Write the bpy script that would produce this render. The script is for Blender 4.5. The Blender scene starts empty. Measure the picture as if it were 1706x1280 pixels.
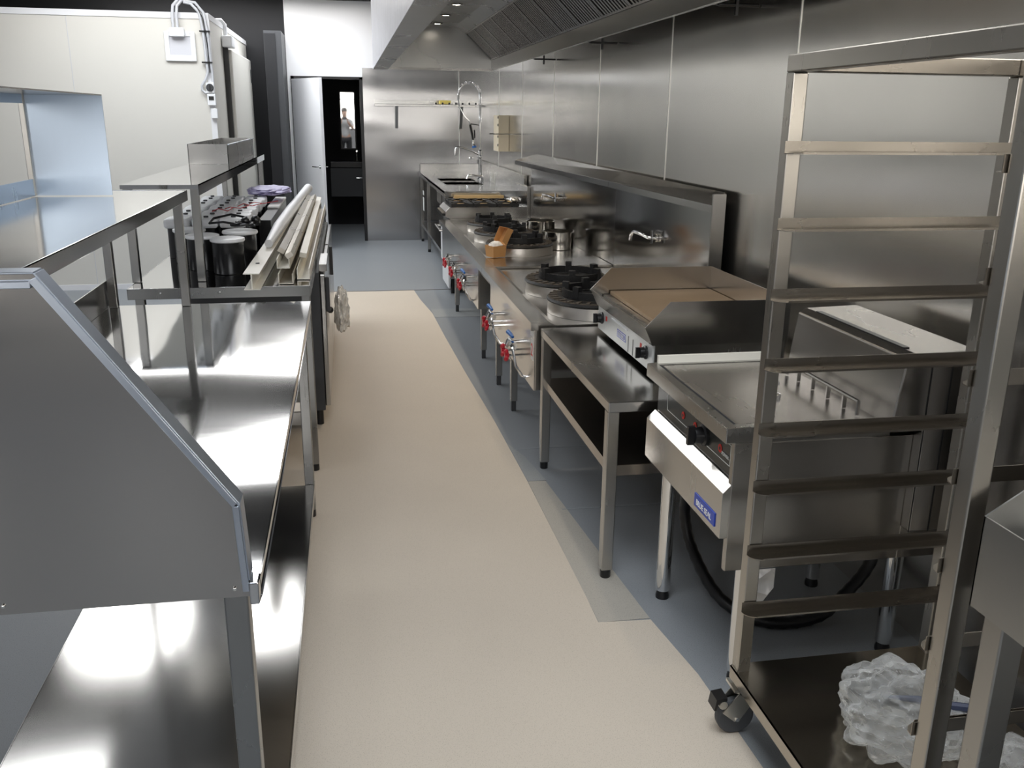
import bpy, bmesh, math, random
from mathutils import Vector, Matrix, noise
random.seed(7)
scene = bpy.context.scene
COL = scene.collection
PI = math.pi

# ------------------------------------------------------------------ materials
def newmat(name):
    m = bpy.data.materials.new(name); m.use_nodes = True
    nt = m.node_tree; b = nt.nodes['Principled BSDF']
    return m, nt, b

def mat(name, col, rough=.5, metal=0., spec=.5, emit=None, estr=0., noise_amt=0., nscale=20., bump=0., bscale=60., coat=0.):
    m, nt, b = newmat(name)
    b.inputs['Base Color'].default_value = (*col, 1)
    b.inputs['Roughness'].default_value = rough
    b.inputs['Metallic'].default_value = metal
    b.inputs['Specular IOR Level'].default_value = spec
    b.inputs['Coat Weight'].default_value = coat
    if emit:
        b.inputs['Emission Color'].default_value = (*emit, 1)
        b.inputs['Emission Strength'].default_value = estr
    tc = nt.nodes.new('ShaderNodeTexCoord')
    if noise_amt > 0:
        n = nt.nodes.new('ShaderNodeTexNoise'); n.inputs['Scale'].default_value = nscale; n.inputs['Detail'].default_value = 6
        nt.links.new(tc.outputs['Object'], n.inputs['Vector'])
        r = nt.nodes.new('ShaderNodeMapRange'); r.inputs[3].default_value = 1 - noise_amt; r.inputs[4].default_value = 1 + noise_amt
        nt.links.new(n.outputs['Fac'], r.inputs[0])
        mx = nt.nodes.new('ShaderNodeMix'); mx.data_type = 'RGBA'; mx.blend_type = 'MULTIPLY'; mx.inputs[0].default_value = 1
        mx.inputs[6].default_value = (*col, 1)
        nt.links.new(r.outputs[0], mx.inputs[7]); nt.links.new(mx.outputs[2], b.inputs['Base Color'])
    if bump > 0:
        n2 = nt.nodes.new('ShaderNodeTexNoise'); n2.inputs['Scale'].default_value = bscale; n2.inputs['Detail'].default_value = 4
        nt.links.new(tc.outputs['Object'], n2.inputs['Vector'])
        bp = nt.nodes.new('ShaderNodeBump'); bp.inputs['Strength'].default_value = bump; bp.inputs['Distance'].default_value = .01
        nt.links.new(n2.outputs['Fac'], bp.inputs['Height']); nt.links.new(bp.outputs['Normal'], b.inputs['Normal'])
    return m

def steel(name, col=(.50, .49, .475), rough=.22, axis='y', wave=.0, wscale=1.2, aniso=0., tan=(0, 1, 0), smudge=.12, brush=.008, wstretch=None):
    """brushed stainless steel, brush lines running along `axis`"""
    m, nt, b = newmat(name)
    b.inputs['Metallic'].default_value = 1
    tc = nt.nodes.new('ShaderNodeTexCoord')
    mp = nt.nodes.new('ShaderNodeMapping')
    s = {'x': (.8, 70, 70), 'y': (70, .8, 70), 'z': (70, 70, .8)}[axis]
    mp.inputs['Scale'].default_value = s
    nt.links.new(tc.outputs['Object'], mp.inputs['Vector'])
    n = nt.nodes.new('ShaderNodeTexNoise'); n.inputs['Scale'].default_value = 1; n.inputs['Detail'].default_value = 3
    nt.links.new(mp.outputs['Vector'], n.inputs['Vector'])
    n3 = nt.nodes.new('ShaderNodeTexNoise'); n3.inputs['Scale'].default_value = 2.2; n3.inputs['Detail'].default_value = 2
    nt.links.new(tc.outputs['Object'], n3.inputs['Vector'])
    # roughness
    r1 = nt.nodes.new('ShaderNodeMapRange'); r1.inputs[3].default_value = rough - brush; r1.inputs[4].default_value = rough + brush
    nt.links.new(n.outputs['Fac'], r1.inputs[0])
    r2 = nt.nodes.new('ShaderNodeMapRange'); r2.inputs[1].default_value = .35; r2.inputs[2].default_value = .75
    r2.inputs[3].default_value = 1 - smudge; r2.inputs[4].default_value = 1 + smudge
    nt.links.new(n3.outputs['Fac'], r2.inputs[0])
    mu = nt.nodes.new('ShaderNodeMath'); mu.operation = 'MULTIPLY'
    nt.links.new(r1.outputs[0], mu.inputs[0]); nt.links.new(r2.outputs[0], mu.inputs[1])
    nt.links.new(mu.outputs[0], b.inputs['Roughness'])
    # colour streaks
    r3 = nt.nodes.new('ShaderNodeMapRange'); r3.inputs[3].default_value = .985; r3.inputs[4].default_value = 1.015
    nt.links.new(n.outputs['Fac'], r3.inputs[0])
    mx = nt.nodes.new('ShaderNodeMix'); mx.data_type = 'RGBA'; mx.blend_type = 'MULTIPLY'; mx.inputs[0].default_value = 1
    mx.inputs[6].default_value = (*col, 1)
    nt.links.new(r3.outputs[0], mx.inputs[7]); nt.links.new(mx.outputs[2], b.inputs['Base Color'])
    # slight unevenness of the sheet
    if wave > 0:
        n2 = nt.nodes.new('ShaderNodeTexNoise'); n2.inputs['Scale'].default_value = wscale; n2.inputs['Detail'].default_value = 0
        if wstretch:
            mw = nt.nodes.new('ShaderNodeMapping'); mw.inputs['Scale'].default_value = wstretch
            nt.links.new(tc.outputs['Object'], mw.inputs['Vector']); nt.links.new(mw.outputs['Vector'], n2.inputs['Vector'])
        else:
            nt.links.new(tc.outputs['Object'], n2.inputs['Vector'])
        bp = nt.nodes.new('ShaderNodeBump'); bp.inputs['Strength'].default_value = 1; bp.inputs['Distance'].default_value = wave
        nt.links.new(n2.outputs['Fac'], bp.inputs['Height']); nt.links.new(bp.outputs['Normal'], b.inputs['Normal'])
    if aniso > 0:
        b.inputs['Anisotropic'].default_value = aniso
        t = nt.nodes.new('ShaderNodeCombineXYZ')
        for k in range(3): t.inputs[k].default_value = tan[k]
        nt.links.new(t.outputs[0], b.inputs['Tangent'])
    return m

ST = steel('steel_bench', rough=.2, axis='y')
ST_TOP = steel('steel_bench_top', col=(.60, .60, .60), rough=.06, axis='x', wave=.012, wscale=1.3)
ST_SHELF = steel('steel_lower_shelf', col=(.60, .585, .565), rough=.15, axis='x', wave=.012, wscale=1.6)
ST_GUARD = steel('steel_guard', col=(.42, .405, .39), rough=.2, axis='x', wave=.004, wscale=1.5)
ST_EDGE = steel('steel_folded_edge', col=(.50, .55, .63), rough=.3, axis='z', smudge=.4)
ST_Z = steel('steel_upright', col=(.46, .45, .43), rough=.26, axis='z')
ST_DK = steel('steel_dark', col=(.40, .39, .37), rough=.3, axis='x')
ST_POST = steel('steel_post', col=(.30, .30, .295), rough=.28, axis='z')
ST_WARM = steel('steel_rack', col=(.45, .425, .385), rough=.28, axis='z')
ST_RUN = steel('steel_runner', col=(.34, .31, .27), rough=.27, axis='x')
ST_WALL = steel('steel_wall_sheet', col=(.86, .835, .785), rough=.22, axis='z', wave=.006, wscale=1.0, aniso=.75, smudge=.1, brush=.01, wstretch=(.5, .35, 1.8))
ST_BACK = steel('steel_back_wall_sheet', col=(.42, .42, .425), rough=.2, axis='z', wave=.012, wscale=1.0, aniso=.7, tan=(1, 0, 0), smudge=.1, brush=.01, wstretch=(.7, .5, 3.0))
ST_HOOD = steel('steel_hood', col=(.50, .50, .49), rough=.3, axis='z', wave=.004)
ST_WOK = steel('steel_wok_deck', col=(.58, .56, .53), rough=.22, axis='y', wave=.004)
ST_SPL = steel('steel_splashback', col=(.44, .435, .42), rough=.13, axis='y', wave=.004)
ST_LID = steel('steel_lid', col=(.43, .41, .385), rough=.27, axis='y', wave=.003)
CHROME = mat('chrome', (.8, .8, .8), .06, 1)
CAST = mat('cast_iron', (.012, .012, .013), .45, 0, .5, noise_amt=.4, nscale=60, bump=.3, bscale=120)
CAST_BR = mat('cast_iron_grate', (.10, .085, .07), .6, .3, noise_amt=.5, nscale=40, bump=.4, bscale=150)
BLACK = mat('black_plastic', (.008, .008, .009), .3)
BLACKM = mat('black_matt', (.010, .010, .012), .75)
CHAR = mat('charcoal_laminate', (.045, .047, .052), .45)
RED = mat('red_plastic', (.50, .012, .03), .3)
BLUE = mat('blue_plastic', (.02, .12, .40), .35)
NAVY = mat('blue_badge', (.02, .06, .42), .3)
WHITE = mat('white_paint', (.80, .80, .82), .45)
WHITE_P = mat('white_plastic', (.82, .83, .85), .35)
CREAM = mat('coolroom_panel', (.68, .66, .61), .42, noise_amt=.02, nscale=3)
CREAM_AL = mat('cream_powdercoat', (.80, .77, .69), .35)
ALU = steel('mill_aluminium', col=(.74, .70, .63), rough=.3, axis='y')
TAN = mat('griddle_plate', (.36, .25, .145), .42, .55, noise_amt=.12, nscale=8)
LIGHT_GOLD = mat('gold_light_tint', (.78, .56, .28), .35, .6)
CARD = mat('kraft_cardboard', (.55, .29, .11), .8, noise_amt=.06, nscale=60)
PAPER = mat('white_paper', (.85, .84, .82), .8)
BEIGE = mat('beige_box', (.62, .55, .42), .6)
RUBBER = mat('grey_rubber', (.055, .06, .068), .6)
HOSE = mat('black_hose', (.006, .006, .007), .35)
GREYP = mat('grey_conduit', (.56, .57, .60), .4)
LILAC = mat('lilac_wrap', (.50, .46, .70), .5)
REDW = mat('red_wire', (.45, .03, .03), .5)
YEL = mat('yellow_tape', (.75, .6, .15), .6)
PRINTR = mat('red_print', (.65, .03, .02), .5)
LABEL = mat('white_label', (.8, .8, .78), .5)
MIRROR = mat('mirror_glass', (.9, .9, .9), .02, 1)
ZINC = steel('zinc_plated', col=(.72, .70, .64), rough=.3, axis='z')
SKIN = mat('skin', (.55, .34, .25), .5)
SHIRT = mat('grey_shirt', (.5, .5, .5), .8)
SHORTS = mat('black_shorts', (.015, .015, .017), .8)
HAIR = mat('dark_hair', (.02, .015, .012), .6)
LAMP = mat('lamp_emitter', (1, .95, .85), .5, emit=(1, .9, .75), estr=30)
FILL_PANEL = mat('fill_panel_glow', (1, 1, 1), .5, emit=(.95, .97, 1), estr=7)  # glow of the added fill panels

def speckled(name, base, dark, amt=.5, rough=.42, scale=420, tint=.04):
    m, nt, b = newmat(name)
    tc = nt.nodes.new('ShaderNodeTexCoord')
    v = nt.nodes.new('ShaderNodeTexNoise'); v.inputs['Scale'].default_value = scale; v.inputs['Detail'].default_value = 2
    nt.links.new(tc.outputs['Object'], v.inputs['Vector'])
    cr = nt.nodes.new('ShaderNodeValToRGB'); cr.color_ramp.elements[0].position = .30; cr.color_ramp.elements[1].position = .42
    cr.color_ramp.elements[0].color = (*dark, 1); cr.color_ramp.elements[1].color = (*base, 1)
    nt.links.new(v.outputs['Fac'], cr.inputs[0])
    n = nt.nodes.new('ShaderNodeTexNoise'); n.inputs['Scale'].default_value = 2.2; n.inputs['Detail'].default_value = 5
    nt.links.new(tc.outputs['Object'], n.inputs['Vector'])
    r = nt.nodes.new('ShaderNodeMapRange'); r.inputs[3].default_value = 1 - tint; r.inputs[4].default_value = 1 + tint
    nt.links.new(n.outputs['Fac'], r.inputs[0])
    mx = nt.nodes.new('ShaderNodeMix'); mx.data_type = 'RGBA'; mx.blend_type = 'MULTIPLY'; mx.inputs[0].default_value = 1
    nt.links.new(cr.outputs[0], mx.inputs[6]); nt.links.new(r.outputs[0], mx.inputs[7])
    nt.links.new(mx.outputs[2], b.inputs['Base Color'])
    b.inputs['Roughness'].default_value = rough
    b.inputs['Specular IOR Level'].default_value = .35
    return m
FLOOR = speckled('grey_vinyl_floor', (.27, .285, .30), (.15, .16, .17))
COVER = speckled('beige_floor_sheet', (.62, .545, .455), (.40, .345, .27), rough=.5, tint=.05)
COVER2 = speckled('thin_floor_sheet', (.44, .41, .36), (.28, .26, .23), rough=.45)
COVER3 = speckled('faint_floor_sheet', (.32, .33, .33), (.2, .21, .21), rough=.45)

def plastic_mat(name, alpha=.45, col=(.9, .9, .88)):
    m, nt, b = newmat(name)
    out = nt.nodes['Material Output']
    tr = nt.nodes.new('ShaderNodeBsdfTransparent'); tr.inputs[0].default_value = (.97, .97, .96, 1)
    b.inputs['Base Color'].default_value = (*col, 1); b.inputs['Roughness'].default_value = .08
    b.inputs['Specular IOR Level'].default_value = 1.
    tcx = nt.nodes.new('ShaderNodeTexCoord'); vn = nt.nodes.new('ShaderNodeTexVoronoi'); vn.inputs['Scale'].default_value = 22
    nt.links.new(tcx.outputs['Object'], vn.inputs['Vector'])
    bpx = nt.nodes.new('ShaderNodeBump'); bpx.inputs['Strength'].default_value = .9; bpx.inputs['Distance'].default_value = .02
    nt.links.new(vn.outputs['Distance'], bpx.inputs['Height']); nt.links.new(bpx.outputs['Normal'], b.inputs['Normal'])
    fr = nt.nodes.new('ShaderNodeLayerWeight'); nt.links.new(bpx.outputs['Normal'], fr.inputs['Normal']); fr.inputs[0].default_value = .45
    r = nt.nodes.new('ShaderNodeMapRange'); r.inputs[3].default_value = alpha; r.inputs[4].default_value = .5+alpha*1.0
    nt.links.new(fr.outputs['Facing'], r.inputs[0])
    mx = nt.nodes.new('ShaderNodeMixShader')
    nt.links.new(r.outputs[0], mx.inputs[0]); nt.links.new(tr.outputs[0], mx.inputs[1]); nt.links.new(b.outputs[0], mx.inputs[2])
    nt.links.new(mx.outputs[0], out.inputs[0])
    return m
FILM = plastic_mat('clear_plastic_film', .07)
FILM2 = plastic_mat('milky_plastic_film', .6, (.85, .83, .8))

# ------------------------------------------------------------------ mesh builder
class MB:
    def __init__(s): s.bm = bmesh.new(); s.T = Matrix.Identity(4)
    def tr(s, M): s.T = M; return s
    def v(s, p): return s.bm.verts.new(s.T @ Vector(p))
    def f(s, vs, sm=False):
        try:
            f = s.bm.faces.new(vs); f.smooth = sm; return f
        except ValueError: return None
    def box(s, x0, x1, y0, y1, z0, z1):
        if x0 > x1: x0, x1 = x1, x0
        if y0 > y1: y0, y1 = y1, y0
        if z0 > z1: z0, z1 = z1, z0
        c = [s.v(p) for p in ((x0,y0,z0),(x1,y0,z0),(x1,y1,z0),(x0,y1,z0),(x0,y0,z1),(x1,y0,z1),(x1,y1,z1),(x0,y1,z1))]
        for q in ((3,2,1,0),(4,5,6,7),(0,1,5,4),(1,2,6,5),(2,3,7,6),(3,0,4,7)): s.f([c[i] for i in q])
        return s
    def prism(s, pts, axis, a, b, sm=False):
        """pts 2D polygon in the plane normal to axis; x:(y,z) y:(x,z) z:(x,y)"""
        def P(p, t): return {'x': (t, p[0], p[1]), 'y': (p[0], t, p[1]), 'z': (p[0], p[1], t)}[axis]
        A = [s.v(P(p, a)) for p in pts]; B = [s.v(P(p, b)) for p in pts]
        s.f(A); s.f(B[::-1]); n = len(pts)
        for i in range(n): s.f([A[i], B[i], B[(i+1) % n], A[(i+1) % n]][::-1], sm)
        return s
    def loft(s, poly, p0, p1, up=(0,0,1)):
        p0 = Vector(p0); p1 = Vector(p1); d = (p1-p0).normalized(); side = d.cross(Vector(up)).normalized(); u = side.cross(d)
        A = [s.v(p0+side*a+u*b) for a, b in poly]; B = [s.v(p1+side*a+u*b) for a, b in poly]
        s.f(A); s.f(B[::-1]); n = len(poly)
        for i in range(n): s.f([A[i], B[i], B[(i+1) % n], A[(i+1) % n]][::-1])
        return s
    def quad(s, pts, th=0.0015):
        """thin sheet through 3-4+ coplanar points with real thickness"""
        P = [Vector(p) for p in pts]; nrm = (P[1]-P[0]).cross(P[2]-P[0]).normalized()*th
        A = [s.v(p) for p in P]; B = [s.v(p-nrm) for p in P]; n = len(P)
        s.f(A); s.f(B[::-1])
        for i in range(n): s.f([A[i], B[i], B[(i+1) % n], A[(i+1) % n]])
        return s
    def tube(s, path, r, seg=12, cap=True, closed=False):
        P = [Vector(p) for p in path]; n = len(P); rings = []; up = Vector((0, 0, 1))
        for i, p in enumerate(P):
            if closed: t = (P[(i+1) % n]-P[i-1]).normalized()
            elif i == 0: t = (P[1]-P[0]).normalized()
            elif i == n-1: t = (P[-1]-P[-2]).normalized()
            else: t = (P[i+1]-P[i-1]).normalized()
            if i == 0:
                a = t.cross(up)
                if a.length < .01: a = t.cross(Vector((1, 0, 0)))
                a.normalize()
            else:
                a = a - t*a.dot(t); a.normalize()
            b = t.cross(a); rr = r[i] if isinstance(r, (list, tuple)) else r
            rings.append([s.v(p+a*math.cos(2*PI*k/seg)*rr+b*math.sin(2*PI*k/seg)*rr) for k in range(seg)])
        m = n if closed else n-1
        for i in range(m):
            A = rings[i]; B = rings[(i+1) % n]
            for k in range(seg): s.f([A[k], A[(k+1) % seg], B[(k+1) % seg], B[k]], True)
        if cap and not closed: s.f(rings[0][::-1]); s.f(rings[-1])
        return s
    def lathe(s, c, prof, seg=40, axis='z'):
        c = Vector(c); rings = []
        for r, h in prof:
            ring = []
            for k in range(seg):
                a = 2*PI*k/seg; q = (math.cos(a)*r, math.sin(a)*r, h)
                if axis == 'x': q = (q[2], q[0], q[1])
                elif axis == 'y': q = (q[0], q[2], q[1])
                ring.append(s.v(c+Vector(q)))
            rings.append(ring)
        for i in range(len(rings)-1):
            for k in range(seg): s.f([rings[i][k], rings[i][(k+1) % seg], rings[i+1][(k+1) % seg], rings[i+1][k]], True)
        if prof[0][0] > 1e-5 and prof[0] != prof[-1]: s.f(rings[0][::-1])
        if prof[-1][0] > 1e-5 and prof[0] != prof[-1]: s.f(rings[-1])
        return s
    def ball(s, c, r, seg=12, sc=(1, 1, 1)):
        M = Matrix.Translation(Vector(c)) @ Matrix.Diagonal((*sc, 1))
        q = bmesh.ops.create_uvsphere(s.bm, u_segments=seg, v_segments=max(6, seg//2), radius=r, matrix=s.T @ M)
        for v in q['verts']:
            for f in v.link_faces: f.smooth = True
        return s
    def build(s, name, m, parent=None, bev=0., label=None, fixn=True):
        org = Vector((0, 0, 0)); p = parent; rot = None
        while p is not None and p.parent is not None: p = p.parent
        if p is not None: org = p.location
        bmesh.ops.remove_doubles(s.bm, verts=s.bm.verts, dist=1e-6)
        if fixn: bmesh.ops.recalc_face_normals(s.bm, faces=s.bm.faces)
        if parent is None and name not in STRUCT_NAMES:
            # own origin at base centre
            xs = [v.co.x for v in s.bm.verts]; ys = [v.co.y for v in s.bm.verts]; zs = [v.co.z for v in s.bm.verts]
            org = Vector(((min(xs)+max(xs))/2, (min(ys)+max(ys))/2, min(zs)))
        for v in s.bm.verts: v.co -= org
        me = bpy.data.meshes.new(name); s.bm.to_mesh(me); s.bm.free()
        me.materials.append(m)
        if any(p_.use_smooth for p_ in me.polygons):
            try: me.set_sharp_from_angle(angle=math.radians(38))
            except Exception: pass
        o = bpy.data.objects.new(name, me); COL.objects.link(o)
        if parent is None: o.location = org
        else: o.parent = parent
        if bev > 0:
            md = o.modifiers.new('bevel', 'BEVEL'); md.width = bev; md.segments = 2; md.limit_method = 'ANGLE'; md.angle_limit = math.radians(50)
        if label: o['label'] = label
        return o
STRUCT_NAMES = set()
def thing(name, label, cat, loc, group=None):
    o = bpy.data.objects.new(name, None); COL.objects.link(o); o.location = loc
    o.empty_display_size = .1
    o['label'] = label; o['category'] = cat
    if group: o['group'] = group
    return o
def tag(o, label, cat, group=None, kind=None):
    o['label'] = label; o['category'] = cat
    if group: o['group'] = group
    if kind: o['kind'] = kind
    return o
def struct(name, mb, m, bev=0, parent=None):
    STRUCT_NAMES.add(name)
    o = mb.build(name, m, parent, bev)
    if parent is None: o['kind'] = 'structure'
    return o
def dup(o, parent=None, loc=None, label=None):
    c = o.copy(); COL.objects.link(c)
    if parent: c.parent = parent
    if loc is not None: c.location = loc
    if label: c['label'] = label
    for ch in [q for q in bpy.data.objects if q.parent == o and q.name != c.name]: dup(ch, c)
    return c
def text_obj(name, body, size, M, m, parent, label=None):
    cu = bpy.data.curves.new(name, 'FONT'); cu.body = body; cu.size = size; cu.extrude = .0006; cu.align_x = 'CENTER'; cu.align_y = 'CENTER'
    tmp = bpy.data.objects.new(name+'_tmp', cu); COL.objects.link(tmp)
    dg = bpy.context.evaluated_depsgraph_get(); dg.update()
    me = bpy.data.meshes.new_from_object(tmp.evaluated_get(dg))
    bpy.data.objects.remove(tmp)
    p = parent
    while p.parent is not None: p = p.parent
    me.transform(Matrix.Translation(-p.location) @ M)
    me.materials.clear(); me.materials.append(m)
    o = bpy.data.objects.new(name, me); COL.objects.link(o); o.parent = parent
    if label: o['label'] = label
    return o
# text facing -x (read from the aisle side, camera to the left): local x -> -y ; local y -> z ; local z -> -x
def face_mx(x, y, z): return Matrix(((0, 0, -1, x), (-1, 0, 0, y), (0, 1, 0, z), (0, 0, 0, 1)))

# ------------------------------------------------------------------ shell
X_R = 1.74; Y_B = 12.16; CEIL = 2.95; Y_F = -4.2; X_L = -6.0
struct('floor', MB().box(X_L, X_R+.1, Y_F, Y_B+2.0, -.1, 0), FLOOR)
# ceiling with three roof-light openings, plus one added to brighten the near floor
RL = [(5.1, 5.55), (7.0, 8.4), (9.9, 11.75)]; RX0, RX1 = -2.6, -.6; RF_ADDED = (-.35, 1.05, .5, 2.2); R3X = .22
cb = MB(); cb.box(X_L, RX0, Y_F, Y_B+.1, CEIL, CEIL+.12); cb.box(RX1, X_R+.1, RF_ADDED[3], RL[2][0], CEIL, CEIL+.12)
cb.box(RX1, X_R+.1, RL[2][1], Y_B+.1, CEIL, CEIL+.12); cb.box(R3X, X_R+.1, RL[2][0], RL[2][1], CEIL, CEIL+.12)
cb.box(RX1, X_R+.1, Y_F, RF_ADDED[2], CEIL, CEIL+.12); cb.box(RX1, RF_ADDED[0], RF_ADDED[2], RF_ADDED[3], CEIL, CEIL+.12); cb.box(RF_ADDED[1], X_R+.1, RF_ADDED[2], RF_ADDED[3], CEIL, CEIL+.12)
ys = [Y_F]+[t for r in RL for t in r]+[Y_B+.1]
for i in range(0, len(ys), 2): cb.box(RX0, RX1, ys[i], ys[i+1], CEIL, CEIL+.12)
struct('ceiling', cb, BLACKM)
# right wall: steel sheets with bright seams
struct('wall_right', MB().box(X_R, X_R+.1, Y_F, Y_B, 0, CEIL), ST_WALL)
for i, y in enumerate((3.47, 4.92, 6.36, 7.80, 9.24, 10.68)):
    struct('trim_%d' % (i+1), MB().box(X_R-.003, X_R+.001, y-.004, y+.004, .1, CEIL), mat('seam_bead_%d' % i, (.75, .75, .72), .3, .6))
# back wall: white upper wall, black part, stainless sheet
b = MB(); b.box(-.70, .225, Y_B, Y_B+.1, 2.06, CEIL); b.box(.225, X_R, Y_B, Y_B+.1, 0, CEIL); b.box(-.70, -.66, Y_B, Y_B+.1, 0, 2.06)
struct('wall_back', b, WHITE)
struct('wall_far_left', MB().box(X_L, -.70, Y_B, Y_B+.1, 0, CEIL), BLACKM)
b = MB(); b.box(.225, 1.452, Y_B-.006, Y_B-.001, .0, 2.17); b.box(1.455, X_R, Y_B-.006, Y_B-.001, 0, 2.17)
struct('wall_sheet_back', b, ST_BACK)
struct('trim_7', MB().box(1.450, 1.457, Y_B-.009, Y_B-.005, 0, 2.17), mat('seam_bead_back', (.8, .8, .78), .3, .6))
struct('wall_left', MB().box(X_L-.1, X_L, Y_F, Y_B, 0, CEIL), WHITE)
# front wall (behind the photographer): big shop glazing
b = MB(); b.box(X_L, X_R+.1, Y_F-.1, Y_F, 0, .12); b.box(X_L, X_R+.1, Y_F-.1, Y_F, 2.8, CEIL)
b.box(1.3, X_R+.1, Y_F-.1, Y_F, .12, 2.8)
b.box(X_L, -3.9, Y_F-.1, Y_F, .12, 2.8); b.box(-3.9, 1.3, Y_F-.1, Y_F, .12, 1.1)
for (a, c) in ((-3.0, -1.9), (-1.1, -.45), (.75, 1.3)): b.box(a, c, Y_F-.1, Y_F, 1.1, 2.8)
struct('wall_front', b, WHITE)
WIN = ((-3.9, -3.0), (-1.9, -1.1), (-.45, .75))
for i in range(3):
    b = MB(); x0, x1 = WIN[i]
    for a, c in ((x0, x0+.05), (x1-.05, x1)): b.box(a, c, Y_F-.08, Y_F-.02, 1.1, 2.8)
    for a, c in ((1.1, 1.16), (2.74, 2.8), (2.08, 2.13)): b.box(x0+.05, x1-.05, Y_F-.08, Y_F-.02, a, c)
    struct('window_%d' % (i+1), b, CHAR)
# washroom beyond the door
b = MB(); b.box(-.9, -.8, Y_B+.1, 14.2, 0, 2.5); b.box(.6, .7, Y_B+.1, 14.2, 0, 2.5); b.box(-.9, .7, 14.1, 14.2, 0, 2.5)
b.box(-.9, .7, Y_B+.1, 14.2, 2.5, 2.6)
struct('wall_washroom', b, BLACKM)
# door frame + leaf
b = MB(); b.box(-.66, -.62, Y_B-.03, Y_B+.11, 0, 2.06); b.box(.185, .225, Y_B-.03, Y_B+.11, 0, 2.06); b.box(-.66, .225, Y_B-.03, Y_B+.11, 2.03, 2.06)
struct('trim_8', b, BLACK)
hx, hy = -.615, Y_B-.06; ex, ey = -.262, 11.42
ang = math.atan2(ey-hy, ex-hx); L = math.hypot(ex-hx, ey-hy)
M = Matrix.Translation((hx, hy, 0)) @ Matrix.Rotation(ang, 4, 'Z')
dleaf = struct('door_1', MB().tr(M).box(0, L, -.04, 0, .015, 2.02), WHITE, .003)
for s_ in (-1, 1):
    y_ = -.04 if s_ < 0 else 0
    h = MB().tr(M); h.lathe((L-.06, y_ + s_*.004, .99), [(.022, -.005), (.022, .005)], 20, 'y')
    h.tube([(L-.06, y_, .99), (L-.06, y_+s_*.05, .99), (L-.18, y_+s_*.05, .99)], .008, 10)
    o = h.build('door_handle', CHROME, dleaf)
h = MB().tr(M)
for z in (.25, 1.75): h.box(-.012, .01, -.03, .01, z, z+.1)
h.build('hinge', CHROME, dleaf)

# protective floor sheets
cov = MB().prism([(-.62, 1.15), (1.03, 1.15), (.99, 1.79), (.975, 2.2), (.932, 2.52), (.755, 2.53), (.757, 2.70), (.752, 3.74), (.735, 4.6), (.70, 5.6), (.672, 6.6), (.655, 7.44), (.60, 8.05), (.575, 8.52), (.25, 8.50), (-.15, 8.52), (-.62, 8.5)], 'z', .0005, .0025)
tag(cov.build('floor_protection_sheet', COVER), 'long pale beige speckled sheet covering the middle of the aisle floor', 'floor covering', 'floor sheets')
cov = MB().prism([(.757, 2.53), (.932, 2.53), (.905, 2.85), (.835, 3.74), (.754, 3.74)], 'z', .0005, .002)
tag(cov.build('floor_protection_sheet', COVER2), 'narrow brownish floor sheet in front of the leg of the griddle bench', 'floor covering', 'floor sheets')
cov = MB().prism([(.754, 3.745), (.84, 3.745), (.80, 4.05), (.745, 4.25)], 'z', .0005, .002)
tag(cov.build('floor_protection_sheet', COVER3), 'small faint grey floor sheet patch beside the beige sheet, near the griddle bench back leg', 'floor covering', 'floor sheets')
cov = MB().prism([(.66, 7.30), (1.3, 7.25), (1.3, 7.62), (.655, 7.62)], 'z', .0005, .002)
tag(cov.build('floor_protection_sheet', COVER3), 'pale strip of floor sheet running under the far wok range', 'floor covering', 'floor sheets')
# welded joints in the vinyl floor
for i, (x0, x1, y) in enumerate(((.76, 1.7, 4.16), (-1.2, 1.0, 8.53), (.84, 1.7, 3.42))):
    struct('trim_%d' % (9+i), MB().box(x0, x1, y-.003, y+.003, 0, .0031), mat('vinyl_weld_%d' % i, (.30, .32, .34) if i != 1 else (.12, .10, .08), .5))

# ------------------------------------------------------------------ coolroom (cold store)
cr = thing('cool_room', 'large cream insulated panel cold room at the left behind the benches', 'cold room', (-3.2, 8.9, 0))
MB().box(-5.9, -1.17, 8.9, 12.1, .0, 2.45).build('panel_wall', CREAM, cr, .004)
b = MB(); b.box(-5.9, -1.165, 8.893, 8.9, 2.40, 2.45); b.box(-1.21, -1.16, 8.893, 8.9, 0, 2.40); b.box(-1.17, -1.163, 8.9, 12.1, 2.40, 2.45)
b.box(-5.9, -1.17, 8.893, 8.9, 0, .05)
b.build('corner_flashing', WHITE, cr)
b = MB()
for x in (-2.35, -3.5, -4.65): b.box(x-.002, x+.002, 8.897, 8.9, .05, 2.4)
b.build('panel_joint', GREYP, cr)
dr = MB().box(-1.165, -1.09, 9.85, 11.72, .03, 2.21).build('door', CREAM, cr, .012)
MB().box(-1.17, -1.12, 9.80, 9.848, .0, 2.26).build('door_seal', BLACK, cr)
MB().box(-1.09, -1.085, 11.60, 11.64, 1.95, 2.10).build('door_latch', CHAR, dr)
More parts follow.
